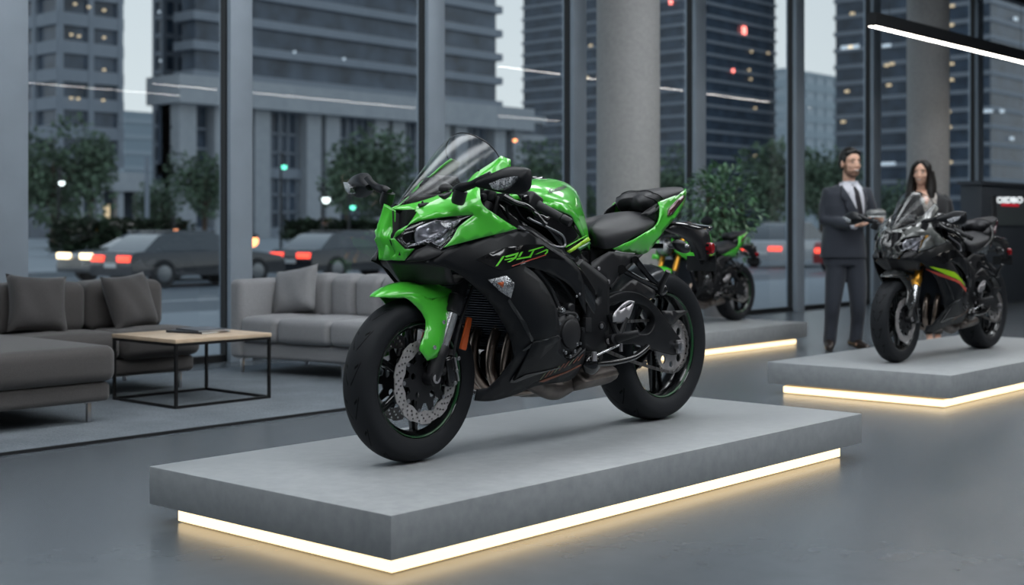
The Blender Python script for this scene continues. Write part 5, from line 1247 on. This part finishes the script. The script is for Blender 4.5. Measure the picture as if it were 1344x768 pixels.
slamp(331, 316, 52, 'bulbo', .24, 'orange signal lamp beside the second window post', 'traffic_signal', 'signal')
slamp(676, 184, 84, 'bulbo', .12, 'small orange signal lamp above the near mirror', 'traffic_signal', 'signal')
slamp(231, 303, 62, 'bulbo', .10, 'small orange signal lamp above the left dark car', 'traffic_signal', 'signal')
x, y = Zp(193, 75); mb = MB(); mb.tube([(x,y,-.3),(x,y,5.)], .13, 10); tag(build('lamp_pole', mb, 'bband', None), 'plain grey pole right of the pavilion', 'pole')
# ------------------------------------------------------------------ people (local frame: x to the viewer's right, -y towards the camera)
M['skin'] = mat('skin', (.74,.44,.32), .5); M['suit'] = mat('navy_suit', (.022,.027,.040), .75, bump=.1, bscale=500, sheen=.2); M['blazer'] = mat('black_blazer', (.010,.010,.012), .75, sheen=.2)
M['shirt'] = mat('white_shirt', (.62,.62,.68), .7); M['blouse'] = mat('patterned_blouse', (.36,.33,.30), .7, noise=.6, nscale=60); M['tie'] = mat('dark_tie', (.012,.011,.016), .6); M['hair'] = mat('dark_hair', (.010,.008,.007), .42); M['shoe'] = mat('leather_shoe', (.02,.012,.009), .3, coat=.4)
M['beard'] = mat('short_beard', (.24,.135,.095), .8); M['eyew'] = mat('eye_white', (.6,.58,.56), .3); M['lip'] = mat('lips', (.36,.10,.08), .45); M['helmetm'] = mat('grey_shell', (.12,.13,.13), .3, coat=.6); M['teeth'] = mat('teeth', (.7,.68,.65), .3)
def remesh(o, vox, smooth=6, fac=.5):
    m = o.modifiers.new('r', 'REMESH'); m.mode = 'VOXEL'; m.voxel_size = vox; m.use_smooth_shade = True
    s = o.modifiers.new('s', 'SMOOTH'); s.iterations = smooth; s.factor = fac; return o
def ell(mb, secs, n=28, power=2.3):
    """torso: (z, cx, cy, a, b)"""
    vs = []
    for z, cx, cy, a, b in secs:
        for k in range(n):
            t = 2*PI*k/n; c, s = math.cos(t), math.sin(t); e = 2/power
            vs.append((cx+a*math.copysign(abs(c)**e, c), cy+b*math.copysign(abs(s)**e, s), z))
    m = len(secs); fs = [(i*n+k, i*n+(k+1)%n, (i+1)*n+(k+1)%n, (i+1)*n+k) for i in range(m-1) for k in range(n)]+[tuple(range(n))[::-1], tuple(range((m-1)*n, m*n))]
    return mb.add(vs, fs)
def head_mesh(mb, c, yaw, tilt=0, s=1., fem=False):
    R = Matrix.Rotation(yaw, 3, 'Z') @ Matrix.Rotation(tilt, 3, 'Y')
    T = lambda p: Vector(c)+R@(Vector(p)*s)
    mb.ball(T((0,.012,.035)), (.074*s,.094*s,.088*s), 24, 18, R); mb.ball(T((0,-.020,-.035)), ((.056 if not fem else .050)*s,.064*s,.070*s), 20, 14, R)
    mb.ball(T((0,-.052,-.082)), ((.028 if not fem else .022)*s,.026*s,.022*s), 14, 10, R); mb.ball(T((0,-.06,-.01)), (.048*s,.030*s,.055*s), 16, 12, R)
    for k in (-1, 1):
        mb.ball(T((.036*k,-.052,-.018)), (.024*s,.024*s,.024*s), 12, 10, R); mb.ball(T((.075*k,.008,-.005)), (.009*s,.020*s,.031*s), 12, 10, R); mb.ball(T((.030*k,-.070,.028)), (.022*s,.014*s,.008*s), 10, 8, R)
    mb.tube([T((0,-.080,.018)), T((0,-.090,-.006)), T((0,-.097,-.024)), T((0,-.086,-.032))], [.0075*s,.009*s,.0115*s,.009*s], 10)
    for k in (-1, 1): mb.ball(T((.010*k,-.088,-.028)), .0078*s, 8, 6)
    mb.ball(T((0,-.080,-.052)), (.024*s,.012*s,.012*s), 12, 8, R)
    mb.tube([T((0,.02,-.05)), T((0,.03,-.14)), Vector((c[0], c[1]+.035, c[2]-.19*s))], [.052*s,.050*s,.060*s] if not fem else [.044*s,.042*s,.052*s], 16)
    return R, T
def face_bits(root, T, R, s, smile=1):
    for k in (-1, 1):
        b = MB(); b.ball(T((.030*k,-.0835,.012)), (.0115*s,.0055*s,.0042*s), 12, 8, R); e = build('eye', b, 'eyew', root); b = MB(); b.ball(T((.030*k,-.0880,.012)), (.0046*s,.0018*s,.0042*s), 10, 8, R); build('iris', b, 'hair', e)
        b = MB(); b.tube([T((.013*k,-.0895,.028)), T((.030*k,-.0895,.034)), T((.047*k,-.078,.029))], [.0035*s,.004*s,.002*s], 8, smooth=3); build('eyebrow', b, 'hair', root)
    b = MB(); b.tube([T((-.026,-.080,-.050)), T((-.012,-.0885,-.056)), T((0,-.091,-.058)), T((.012,-.0885,-.056)), T((.026,-.080,-.050))], [.0015*s,.0038*s,.0042*s,.0038*s,.0015*s], 8, smooth=3); build('mouth', b, 'lip', root)
    if smile: b = MB(); b.tube([T((-.017,-.0905,-.0525)), T((0,-.097,-.0565)), T((.017,-.0905,-.0525))], [.002*s,.0035*s,.002*s], 8, smooth=3); build('teeth', b, 'teeth', root)
def hand(mb, wrist, dirv, palm_n, s=1., curl=.7, side=1):
    """wrist -> fingers along dirv, palm facing palm_n, thumb on side"""
    d = Vector(dirv).normalized(); n = Vector(palm_n); n = (n-d*n.dot(d)).normalized(); u = d.cross(n)*side; w = Vector(wrist)
    for k in range(4): mb.tube([w+u*(.006*(k-1.5)), w+d*.045*s+u*(.019*(k-1.5))*s, w+d*.088*s+u*(.0205*(k-1.5))*s], [.018*s,.0145*s,.0105*s], 10)
    for k, L in enumerate((.068,.078,.073,.056)):
        b = w+d*.086*s+u*(.0205*(k-1.5))*s; p = [b]; a = 0
        for j, f in enumerate((.45,.32,.23)): a += curl*(.55+.25*j); b = b+(d*math.cos(a)+n*math.sin(a))*L*f*s; p.append(b)
        mb.tube(p, [.0095*s,.0088*s,.0080*s,.0068*s], 8); mb.ball(p[-1], .0072*s, 8, 6)
    b = w+d*.025*s-u*.030*s; p = [w+d*.01*s-u*.012*s, b, b+(d*.6-u*.55+n*.45).normalized()*.035*s, b+(d*.6-u*.55+n*.45).normalized()*.035*s+(d*.8+n*.6-u*.1).normalized()*.030*s]
    mb.tube(p, [.016*s,.0135*s,.0108*s,.0085*s], 8); mb.ball(p[-1], .0088*s, 8, 6)

def man():
    x, y = Zp(1107, 11.8); HD = -math.atan2(C_, S_)
    r = empty('person', (x, y, 0), HD, 'bearded man in a dark navy suit and tie holding a grey helmet visor', 'person'); kx = 1/150.8
    L = lambda px, py, dy=0.: Vector(((px-1107)*kx, dy, (456.5-py)*kx+.03))
    hc = L(1116.5, 216.5); b = MB()
    R, T = head_mesh(b, hc, .30, .0, 1.06)
    shR, elR, wrR = L(1088,256,.02), L(1082,290,-.0), L(1113,297,-.24)   # viewer's left arm
    shL, elL, wrL = L(1137,256,.02), L(1146,288,.0), L(1149,290,-.20)
    ell(b, [(L(0,345).z, .0,.01,.13,.09), (L(0,315).z,.0,.01,.125,.085), (L(0,280).z,.01,.01,.15,.095), (L(0,255).z,.02,.015,.17,.09), (L(0,245).z,.03,.02,.09,.06)])
    hip1, kn1, an1 = L(1098,345), L(1092,400,-.03), L(1089,449,.01); hip2, kn2, an2 = L(1122,345), L(1125,400,-.03), L(1124,447,.04)
    b.tube([shR+Vector((.05,0,.01)), shR, elR, wrR], [.045,.05,.040,.027], 12); b.tube([shL+Vector((-.05,0,.01)), shL, elL, wrL], [.045,.05,.040,.027], 12)
    b.tube([hip1, kn1, an1], [.065,.040,.030], 12); b.tube([hip2, kn2, an2], [.065,.040,.030], 12)
    for an in (an1, an2): b.tube([an, an+Vector((-.0,-.03,-.03)), an+Vector((-.0,-.09,-.045))], [.03,.024,.016], 10)
    hand(b, wrR, Vector((.85,-.2,.12)), Vector((.05,-.1,1)), 1.05, .8, side=-1); hand(b, wrL, Vector((-.30,-.65,.25)), Vector((-.9,.2,.1)), 1.05, .6, side=1)
    body = remesh(build('body', b, 'skin', r, weld=False), .0042, 5)
    face_bits(body, T, R, 1.06)
    s = 1.06; h = MB(); h.ball(T((0,.024,.062)), (.082*s,.094*s,.078*s), 24, 16, R); h.ball(T((0,.050,.015)), (.079*s,.070*s,.075*s), 20, 14, R)
    for k in range(9): a = -1+2*k/8; h.ball(T((.055*a,-.052+.020*abs(a),.100-.012*abs(a))), (.020*s,.024*s,.022*s), 10, 8, R)
    for k in (-1, 1): h.ball(T((.070*k,-.018,.040)), (.012*s,.026*s,.036*s), 10, 8, R)
    remesh(build('hair', h, 'hair', r, weld=False), .005, 3)
    bd = MB(); bd.ball(T((0,-.024,-.068)), (.055*s,.058*s,.042*s), 20, 12, R); bd.ball(T((0,-.055,-.085)), (.030*s,.027*s,.024*s), 14, 10, R)
    for k in (-1, 1): bd.ball(T((.049*k,-.008,-.040)), (.013*s,.030*s,.040*s), 12, 10, R)
    build('beard', bd, 'beard', r)
    # garments
    j = MB(); S = [(L(0,340).z,-.0,.01,.20,.135), (L(0,325).z,.0,.01,.195,.13), (L(0,305).z,.0,.005,.178,.122), (L(0,290).z,.005,.005,.18,.125), (L(0,272).z,.01,.01,.190,.130), (L(0,256).z,.025,.015,.198,.118), (L(0,249).z,.03,.02,.165,.10), (L(0,243).z,.045,.03,.10,.07)]
    ell(j, S, 36); j.tube([shR+Vector((.06,0,.0)), shR, (shR+elR)/2+Vector((-.004,.01,0)), elR, (elR+wrR)/2, wrR+Vector((-.02,.012,0))], [.07,.072,.062,.058,.050,.042], 16); j.tube([shL+Vector((-.06,0,.0)), shL, (shL+elL)/2, elL, (elL+wrL)/2, wrL+Vector((0,.02,0))], [.07,.072,.062,.058,.050,.042], 16)
    jk = remesh(build('jacket', j, 'suit', r, weld=False), .008, 5)
    def fy(x, z, off):
        S2 = sorted(S); 
        for a, c in zip(S2[:-1], S2[1:]):
            if a[0] <= z <= c[0]: t = (z-a[0])/(c[0]-a[0]); q = [a[i]*(1-t)+c[i]*t for i in range(5)]; break
        else: q = S2[0] if z < S2[0][0] else S2[-1]
        k = min(.97, abs(x-q[1])/q[3]); return q[2]-q[4]*(1-k**2.3)**(1/2.3)-off
    def patch(name, pts, m, off, par, th=.004):
        pl = [(L(a, c).x, L(a, c).z) for a, c in pts]; v, f = cdt(pl, (), .02); mb = MB(); mb.add([(a, fy(a, c, off), c) for a, c in v], f); return build(name, mb, m, par, solid=th)
    patch('shirt', [(1101,240),(1108,246),(1116,247),(1122,240),(1128,250),(1131,262),(1132,275),(1128,296),(1119,278),(1108,258),(1100,245)], 'shirt', .010, r)
    patch('collar_point', [(1105,240),(1113,242),(1117,247),(1110,257),(1104,247)], 'shirt', .020, r, .006); patch('collar_point', [(1126,242),(1121,243),(1120,247),(1125,256),(1129,249)], 'shirt', .020, r, .006)
    patch('tie', [(1116,246),(1122,246),(1123,251),(1127,270),(1130,286),(1126,292),(1121,282),(1118,262),(1117,251)], 'tie', .018, r)
    patch('lapel', [(1099,246),(1103,244),(1110,258),(1121,278),(1128,296),(1127,300),(1112,284),(1104,270),(1106,266),(1100,262)], 'suit', .020, jk, .006)
    patch('lapel', [(1127,246),(1131,248),(1136,262),(1133,268),(1135,272),(1130,297),(1128,296),(1132,275),(1131,262)], 'suit', .020, jk, .006)
    patch('jacket_button', [(1126,303),(1128,302),(1129,304.5),(1127,305.5)], 'tie', .012, jk)
    cl = MB(); cl.lathe([(.062,-.034),(.058,-.005),(.060,.010),(.066,.010),(.070,-.010),(.080,-.036)], (hc.x+.002, hc.y+.030, hc.z-.158), 'z', 24)
    build('shirt_collar', cl, 'shirt', r)
    for w, e in ((wrR, elR), (wrL, elL)): c = MB(); d = (w-e).normalized(); c.tube([w-d*.03, w+d*.012], [.036,.034], 16); build('shirt_cuff', c, 'shirt', r)
    t = MB(); ell(t, [(L(0,318).z,.0,.01,.165,.11), (L(0,335).z,.0,.01,.18,.12), (L(0,350).z,.0,.01,.17,.115)][::-1], 28)
    t.tube([hip1+Vector((0,0,.03)), L(1096,368,-.01), kn1, L(1091,425,.0), an1+Vector((0,0,-.03))], [.092,.088,.070,.060,.056], 18, smooth=3); t.tube([hip2+Vector((0,0,.03)), L(1124,368,-.01), kn2, L(1126,425,.02), an2+Vector((0,0,-.03))], [.092,.088,.070,.060,.056], 18, smooth=3)
    remesh(build('trousers', t, 'suit', r, weld=False), .008, 5)
    for an, yw in ((an1, -.25), (an2, .35)):
        sm = MB(); d = Vector((math.sin(yw), -math.cos(yw), 0)); p = Vector((an.x, an.y, .04)); sm.tube([p-d*.06+Vector((0,0,.02)), p+Vector((0,0,.025)), p+d*.09, p+d*.17-Vector((0,0,.008)), p+d*.20-Vector((0,0,.012))], [.040,.046,.042,.034,.018], 14, smooth=3); sm.v = [(a, b_, max(.0, c)) for a, b_, c in sm.v]; build('shoe', sm, 'shoe', r)
    # the visor he holds is a thing of its own
    c = L(1137, 282.5, -.34); wv = Matrix.Rotation(HD, 3, 'Z') @ c+Vector((x, y, 0))
    hm = empty('helmet_visor', wv, HD, 'grey helmet visor held in both hands by the man', 'visor'); g = MB(); rows = []
    for k in range(9):
        a = PI*(k/8)-PI/2; rows.append([Vector((.11*math.sin(a), -.06*math.cos(a)+.03, -.028)), Vector((.12*math.sin(a), -.085*math.cos(a)+.03, .0)), Vector((.105*math.sin(a), -.065*math.cos(a)+.03, .032)), Vector((.06*math.sin(a), -.02*math.cos(a)+.03, .050))])
    build('shell', grid(rows, 2, 3), 'helmetm', hm, solid=.006)
    g = MB(); g.tube([(-.10,-.0,-.026),(-.06,-.045,-.030),(0,-.058,-.030),(.06,-.045,-.030),(.10,.0,-.026)], .007, 8, smooth=3); build('trim', g, 'white_decal', hm); hm.scale = (.74,.74,.8)
man()

def woman():
    Z = 12.15; x, y = Zp(1219, Z); HD = -math.atan2(C_, S_); r = empty('person', (x, y, 0), HD, 'smiling woman with long dark hair in a black blazer behind the dark motorcycle', 'person'); kx = Z/F
    L = lambda px, py, dy=0.: Vector(((px-1219)*kx, dy, (454.5-py)*kx))
    hc = L(1209.5, 227.5); b = MB(); s = .98
    R, T = head_mesh(b, hc, -.50, .05, s, True)
    ell(b, [(L(0,350).z,.0,.01,.13,.09), (L(0,310).z,.0,.01,.105,.075), (L(0,280).z,.0,.0,.125,.10), (L(0,262).z,.0,.01,.15,.085), (L(0,254).z,-.02,.02,.08,.055)])
    shR, elR, wrR = L(1195,265,.02), L(1190,305,.0), L(1206,330,-.16); shL, elL, wrL = L(1242,265,.02), L(1249,308,.02), L(1236,330,-.14)
    b.tube([shR+Vector((.04,0,0)), shR, elR, wrR], [.038,.042,.034,.023], 12); b.tube([shL+Vector((-.04,0,0)), shL, elL, wrL], [.038,.042,.034,.023], 12)
    hip1, kn1, an1 = L(1210,348), L(1212,400,-.02), L(1221,444,.0); hip2, kn2, an2 = L(1229,348), L(1230,400,-.02), L(1232,444,.03)
    b.tube([hip1, kn1, an1], [.062,.040,.028], 12); b.tube([hip2, kn2, an2], [.062,.040,.028], 12)
    for an in (an1, an2): b.tube([an, an+Vector((-.01,-.04,-.045)), an+Vector((-.015,-.12,-.055))], [.032,.028,.02], 10)
    hand(b, wrR, Vector((.6,-.5,-.1)), Vector((.2,.3,1)), .92, .6, side=-1); hand(b, wrL, Vector((-.7,-.45,-.1)), Vector((0,.3,1)), .92, .6, side=1)
    body = remesh(build('body', b, 'skin', r, weld=False), .0042, 5); face_bits(body, T, R, s)
    h = MB(); h.ball(T((0,.026,.055)), (.084*s,.098*s,.078*s), 24, 16, R); h.ball(T((0,.060,.0)), (.086*s,.070*s,.09*s), 20, 14, R)
    for k in (-1, 1):
        h.tube([T((.018*k,-.050,.112)), T((.058*k,-.052,.065)), T((.078*k,-.018,.0)), T((.088*k,-.006,-.08)), T((.094*k,-.01,-.16)), T((.100*k,-.02,-.25)), T((.085*k,-.03,-.31))], [.016,.022,.026,.034,.038,.032,.012], 14, smooth=3)
        h.tube([T((.05*k,.06,.02)), T((.075*k,.055,-.08)), T((.088*k,.045,-.18)), T((.08*k,.03,-.27))], [.05,.05,.045,.02], 14, smooth=3)
    h.tube([T((0,.085,.02)), T((0,.09,-.10)), T((0,.085,-.24))], [.06,.065,.03], 14, smooth=3)
    remesh(build('hair', h, 'hair', r, weld=False), .005, 4)
    j = MB(); S = [(L(0,352).z,.0,.01,.165,.115), (L(0,330).z,.0,.01,.150,.105), (L(0,308).z,.0,.01,.135,.10), (L(0,288).z,.0,.0,.155,.118), (L(0,272).z,.0,.01,.175,.115), (L(0,261).z,.0,.015,.185,.095), (L(0,255).z,.0,.02,.13,.075), (L(0,250).z,-.01,.03,.07,.055)]
    ell(j, S, 36); j.tube([shR+Vector((.04,0,0)), shR, elR, wrR], [.056,.060,.050,.038], 16, smooth=3); j.tube([shL+Vector((-.04,0,0)), shL, elL, wrL], [.056,.060,.050,.038], 16, smooth=3)
    jk = remesh(build('blazer', j, 'blazer', r, weld=False), .008, 5)
    def fy(x_, z, off):
        S2 = sorted(S)
        for a, c in zip(S2[:-1], S2[1:]):
            if a[0] <= z <= c[0]: t = (z-a[0])/(c[0]-a[0]); q = [a[i]*(1-t)+c[i]*t for i in range(5)]; break
        else: q = S2[-1]
        k = min(.97, abs(x_-q[1])/q[3]); return q[2]-q[4]*(1-k**2.3)**(1/2.3)-off
    def patch(name, pts, m, off, par, th=.004):
        pl = [(L(a, c).x, L(a, c).z) for a, c in pts]; v, f = cdt(pl, (), .02); mb = MB(); mb.add([(a, fy(a, c, off), c) for a, c in v], f); return build(name, mb, m, par, solid=th)
    patch('blouse', [(1205,250),(1209,262),(1211,270),(1215,262),(1224,249),(1227,256),(1223,272),(1215,300),(1209,285),(1204,262)], 'blouse', .012, r)
    patch('neckline', [(1208,249),(1222,249),(1217,261),(1212,270),(1209,262)], 'skin', .010, body)
    patch('lapel', [(1201,254),(1204,253),(1206,264),(1210,284),(1215,300),(1213,304),(1204,290),(1200,272)], 'blazer', .018, jk, .006); patch('lapel', [(1228,252),(1232,256),(1230,274),(1217,304),(1215,300),(1223,272)], 'blazer', .018, jk, .006)
    t = MB(); ell(t, [(L(0,360).z,.0,.01,.15,.105), (L(0,340).z,.0,.01,.16,.112), (L(0,322).z,.0,.01,.14,.10)], 28); t.tube([hip1, kn1, an1+Vector((0,0,.05))], [.088,.062,.050], 16, smooth=4); t.tube([hip2, kn2, an2+Vector((0,0,.05))], [.088,.062,.050], 16, smooth=4); remesh(build('trousers', t, 'blazer', r, weld=False), .008, 4)
    for an in (an1, an2):
        sm = MB(); d = Vector((-.1,-1,0)).normalized(); p = Vector((an.x, an.y, .035)); sm.tube([p-d*.045+Vector((0,0,.012)), p+d*.02, p+d*.10-Vector((0,0,.006)), p+d*.165-Vector((0,0,.014))], [.032,.036,.032,.014], 14, smooth=3); sm.v = [(a, b_, max(0, c)) for a, b_, c in sm.v]; build('shoe', sm, M['blackshoe'], r)
M['blackshoe'] = mat('black_shoe', (.008,.008,.009), .3, coat=.5)
woman()
# ------------------------------------------------------------------ motorcycles
bike = make_bike(); fr_surface = bike_body(bike)
tag(bike, 'large green and black sports motorcycle in sharp focus on the front slab', 'motorcycle')
def tree_list(o): return [c for c in bpy.data.objects if c.parent == o]
_kids = {}
for o in list(bpy.data.objects):
    if o.parent: _kids.setdefault(o.parent.name, []).append(o)
def copy_tree(o, parent, swap, skip, depth=0):
    if o.name.split('.')[0] in skip: return None
    c = o.copy(); C.objects.link(c); c.parent = parent
    if c.type == 'MESH':
        for i, s in enumerate(o.material_slots):
            nm = s.material.name
            if nm in swap: c.material_slots[i].link = 'OBJECT'; c.material_slots[i].material = swap[nm]
    for ch in _kids.get(o.name, []): copy_tree(ch, c, swap, skip, depth+1)
    return c
dk = mat('charcoal_paint', (.030,.032,.033), .22, coat=1., noise=.3, nscale=5.); dk2 = mat('silver_graphics_paint', (.13,.135,.13), .25, coat=1., noise=.75, nscale=9.)
lime = mat('acid_green_stripe', (.30,.55,.01), .4)
sw2 = {'green_paint': dk, 'green_decal': mat('grey_lettering', (.10,.10,.11), .4), 'green_trim': dk, 'rim_stripe_green': M['rimm'], 'amber_reflector': mat('orange_reflector', (.55,.2,.02), .3), 'lime_stripe': dk, 'brushed_steel': M['steel'], 'hugger_gloss': M['plastic']}
skip2 = {'race_lettering', 'pinstripe', 'turn_signal', 'tank_lettering', 'green_stripe', 'lime_stripe', 'side_reflector', 'lower_spear'}
b2 = copy_tree(bike, None, sw2, skip2)
for ch in [c for c in C.objects if c.parent == b2 and c.name.split('.')[0] in ('upper_fairing',)]: ch.material_slots[0].material = dk2; b2.location = (8.10, 3.93, .203); b2.scale = (.90, .90, .90)
b2['label'] = 'dark charcoal sports motorcycle with gold fork on the right hand slab'; b2['category'] = 'motorcycle'
# gold fork tubes, stripes of its own
for ch in [c for c in C.objects if c.parent == b2 and c.name.startswith('fork_leg')]:
    ch.material_slots[0].link = 'OBJECT'; ch.material_slots[0].material = M['gold']
    for c2 in [c for c in C.objects if c.parent == ch and c.name.startswith('fork_collar')]: c2.material_slots[0].link = 'OBJECT'; c2.material_slots[0].material = M['gold']
fs_ = fr_surface.f_
def stripe(name, pl, m, off=.005):
    mb = decal(pl, fs_, off, .03); build(name, mb, m, b2)
def bl(px, py, n=.26):
    """photo pixel on the right hand motorcycle -> its own (x, z)"""
    y = 3.93-n*.9; x, z = W(px, py, y); return ((x-8.10)/.9, (z-.203)/.9)
stripe('graphic_stripe', [bl(1228,350), bl(1232,351), bl(1250,357), bl(1262,366), bl(1270,376), bl(1258,369), bl(1240,360)], lime)
stripe('graphic_stripe', [bl(1225,353), bl(1240,360.5), bl(1258,369.5), bl(1271,379), bl(1271,384), bl(1255,373), bl(1236,362)], 'red_decal')
# small green motorcycle by the windows
skip3 = {'upper_fairing', 'side_fairing', 'windscreen', 'nose_ridge', 'air_intake', 'nose_duct', 'headlight_lip', 'chin_panel', 'headlight', 'fairing_stay', 'fairing_inner_edge', 'mirror', 'duct_trim', 'side_reflector', 'lettering', 'race_lettering', 'tank_lettering', 'instrument_panel', 'plate_mudguard'}
b3 = copy_tree(bike, None, {'amber_reflector': M['gold']}, skip3); b3.location = (9.58, 6.83, .203); b3.scale = (.80, .80, .80)
b3['label'] = 'small unfaired green motorcycle with gold fork below the indoor plant'; b3['category'] = 'motorcycle'
for ch in [c for c in C.objects if c.parent == b3 and c.name.startswith('fork_leg')]:
    ch.material_slots[0].link = 'OBJECT'; ch.material_slots[0].material = M['gold']
hl3 = MB(); hl3.ball((.16,0,.86), (.09,.10,.10), 20, 14); build('headlight', hl3, 'gloss', b3)
hl3 = MB(); hl3.ball((.10,0,.86), (.05,.075,.075), 18, 12); build('headlight_lens', hl3, 'lens', b3)
for s in (1, -1):
    sc = MB(); sc.add([Q(.14,.10*s,.95), Q(.34,.20*s,.92), Q(.52,.24*s,.80), Q(.44,.25*s,.66), Q(.26,.20*s,.74), Q(.16,.13*s,.82)], [(0,1,2,3,4,5)]); build('radiator_shroud', sc, 'green', b3, solid=.01, sub=0)
    st = MB(); st.tube([Q(.40,.25*s,.98), Q(.42,.33*s,1.10)], .007, 8, smooth=2); m3 = build('mirror_stem', st, 'plastic', b3); mm = MB(); mm.ball((.42,-.36*s,1.15), (.02,.08,.05), 14, 10); build('mirror_head', mm, 'matte', m3)

# ------------------------------------------------------------------ camera, sky, exposure
cam = bpy.data.cameras.new('camera'); co = bpy.data.objects.new('camera', cam); C.objects.link(co)
co.location = (0, 0, 1.06); co.rotation_euler = (PI/2, 0, -math.atan2(C_, S_)); cam.lens = F/1344*36; cam.sensor_width = 36; cam.shift_y = -84/1344; cam.clip_end = 2000
cam.dof.use_dof = True; cam.dof.focus_distance = 5.45; cam.dof.aperture_fstop = 2.4
sc = bpy.context.scene; sc.camera = co
w = bpy.data.worlds.new('dusk'); sc.world = w; w.use_nodes = True; nt = w.node_tree; bg = nt.nodes['Background']
tc = nt.nodes.new('ShaderNodeTexCoord'); sx = nt.nodes.new('ShaderNodeSeparateXYZ'); rp = nt.nodes.new('ShaderNodeValToRGB')
nt.links.new(tc.outputs['Generated'], sx.inputs[0]); nt.links.new(sx.outputs[2], rp.inputs[0]); nt.links.new(rp.outputs[0], bg.inputs[0])
rp.color_ramp.elements[0].position = 0; rp.color_ramp.elements[0].color = (.60,.64,.645,1); rp.color_ramp.elements[1].position = .6; rp.color_ramp.elements[1].color = (.34,.42,.50,1)
bg.inputs[1].default_value = 1.6
vs = sc.view_settings; vs.view_transform = 'Standard'; vs.look = 'None'; vs.exposure = 0.; vs.gamma = 1.; vs.use_curve_mapping = False
sc.cycles.use_denoising = True; sc.cycles.max_bounces = 8; sc.cycles.diffuse_bounces = 3; sc.cycles.glossy_bounces = 4; sc.cycles.transparent_max_bounces = 16; sc.cycles.sample_clamp_indirect = 4.; sc.cycles.caustics_reflective = False; sc.cycles.caustics_refractive = False
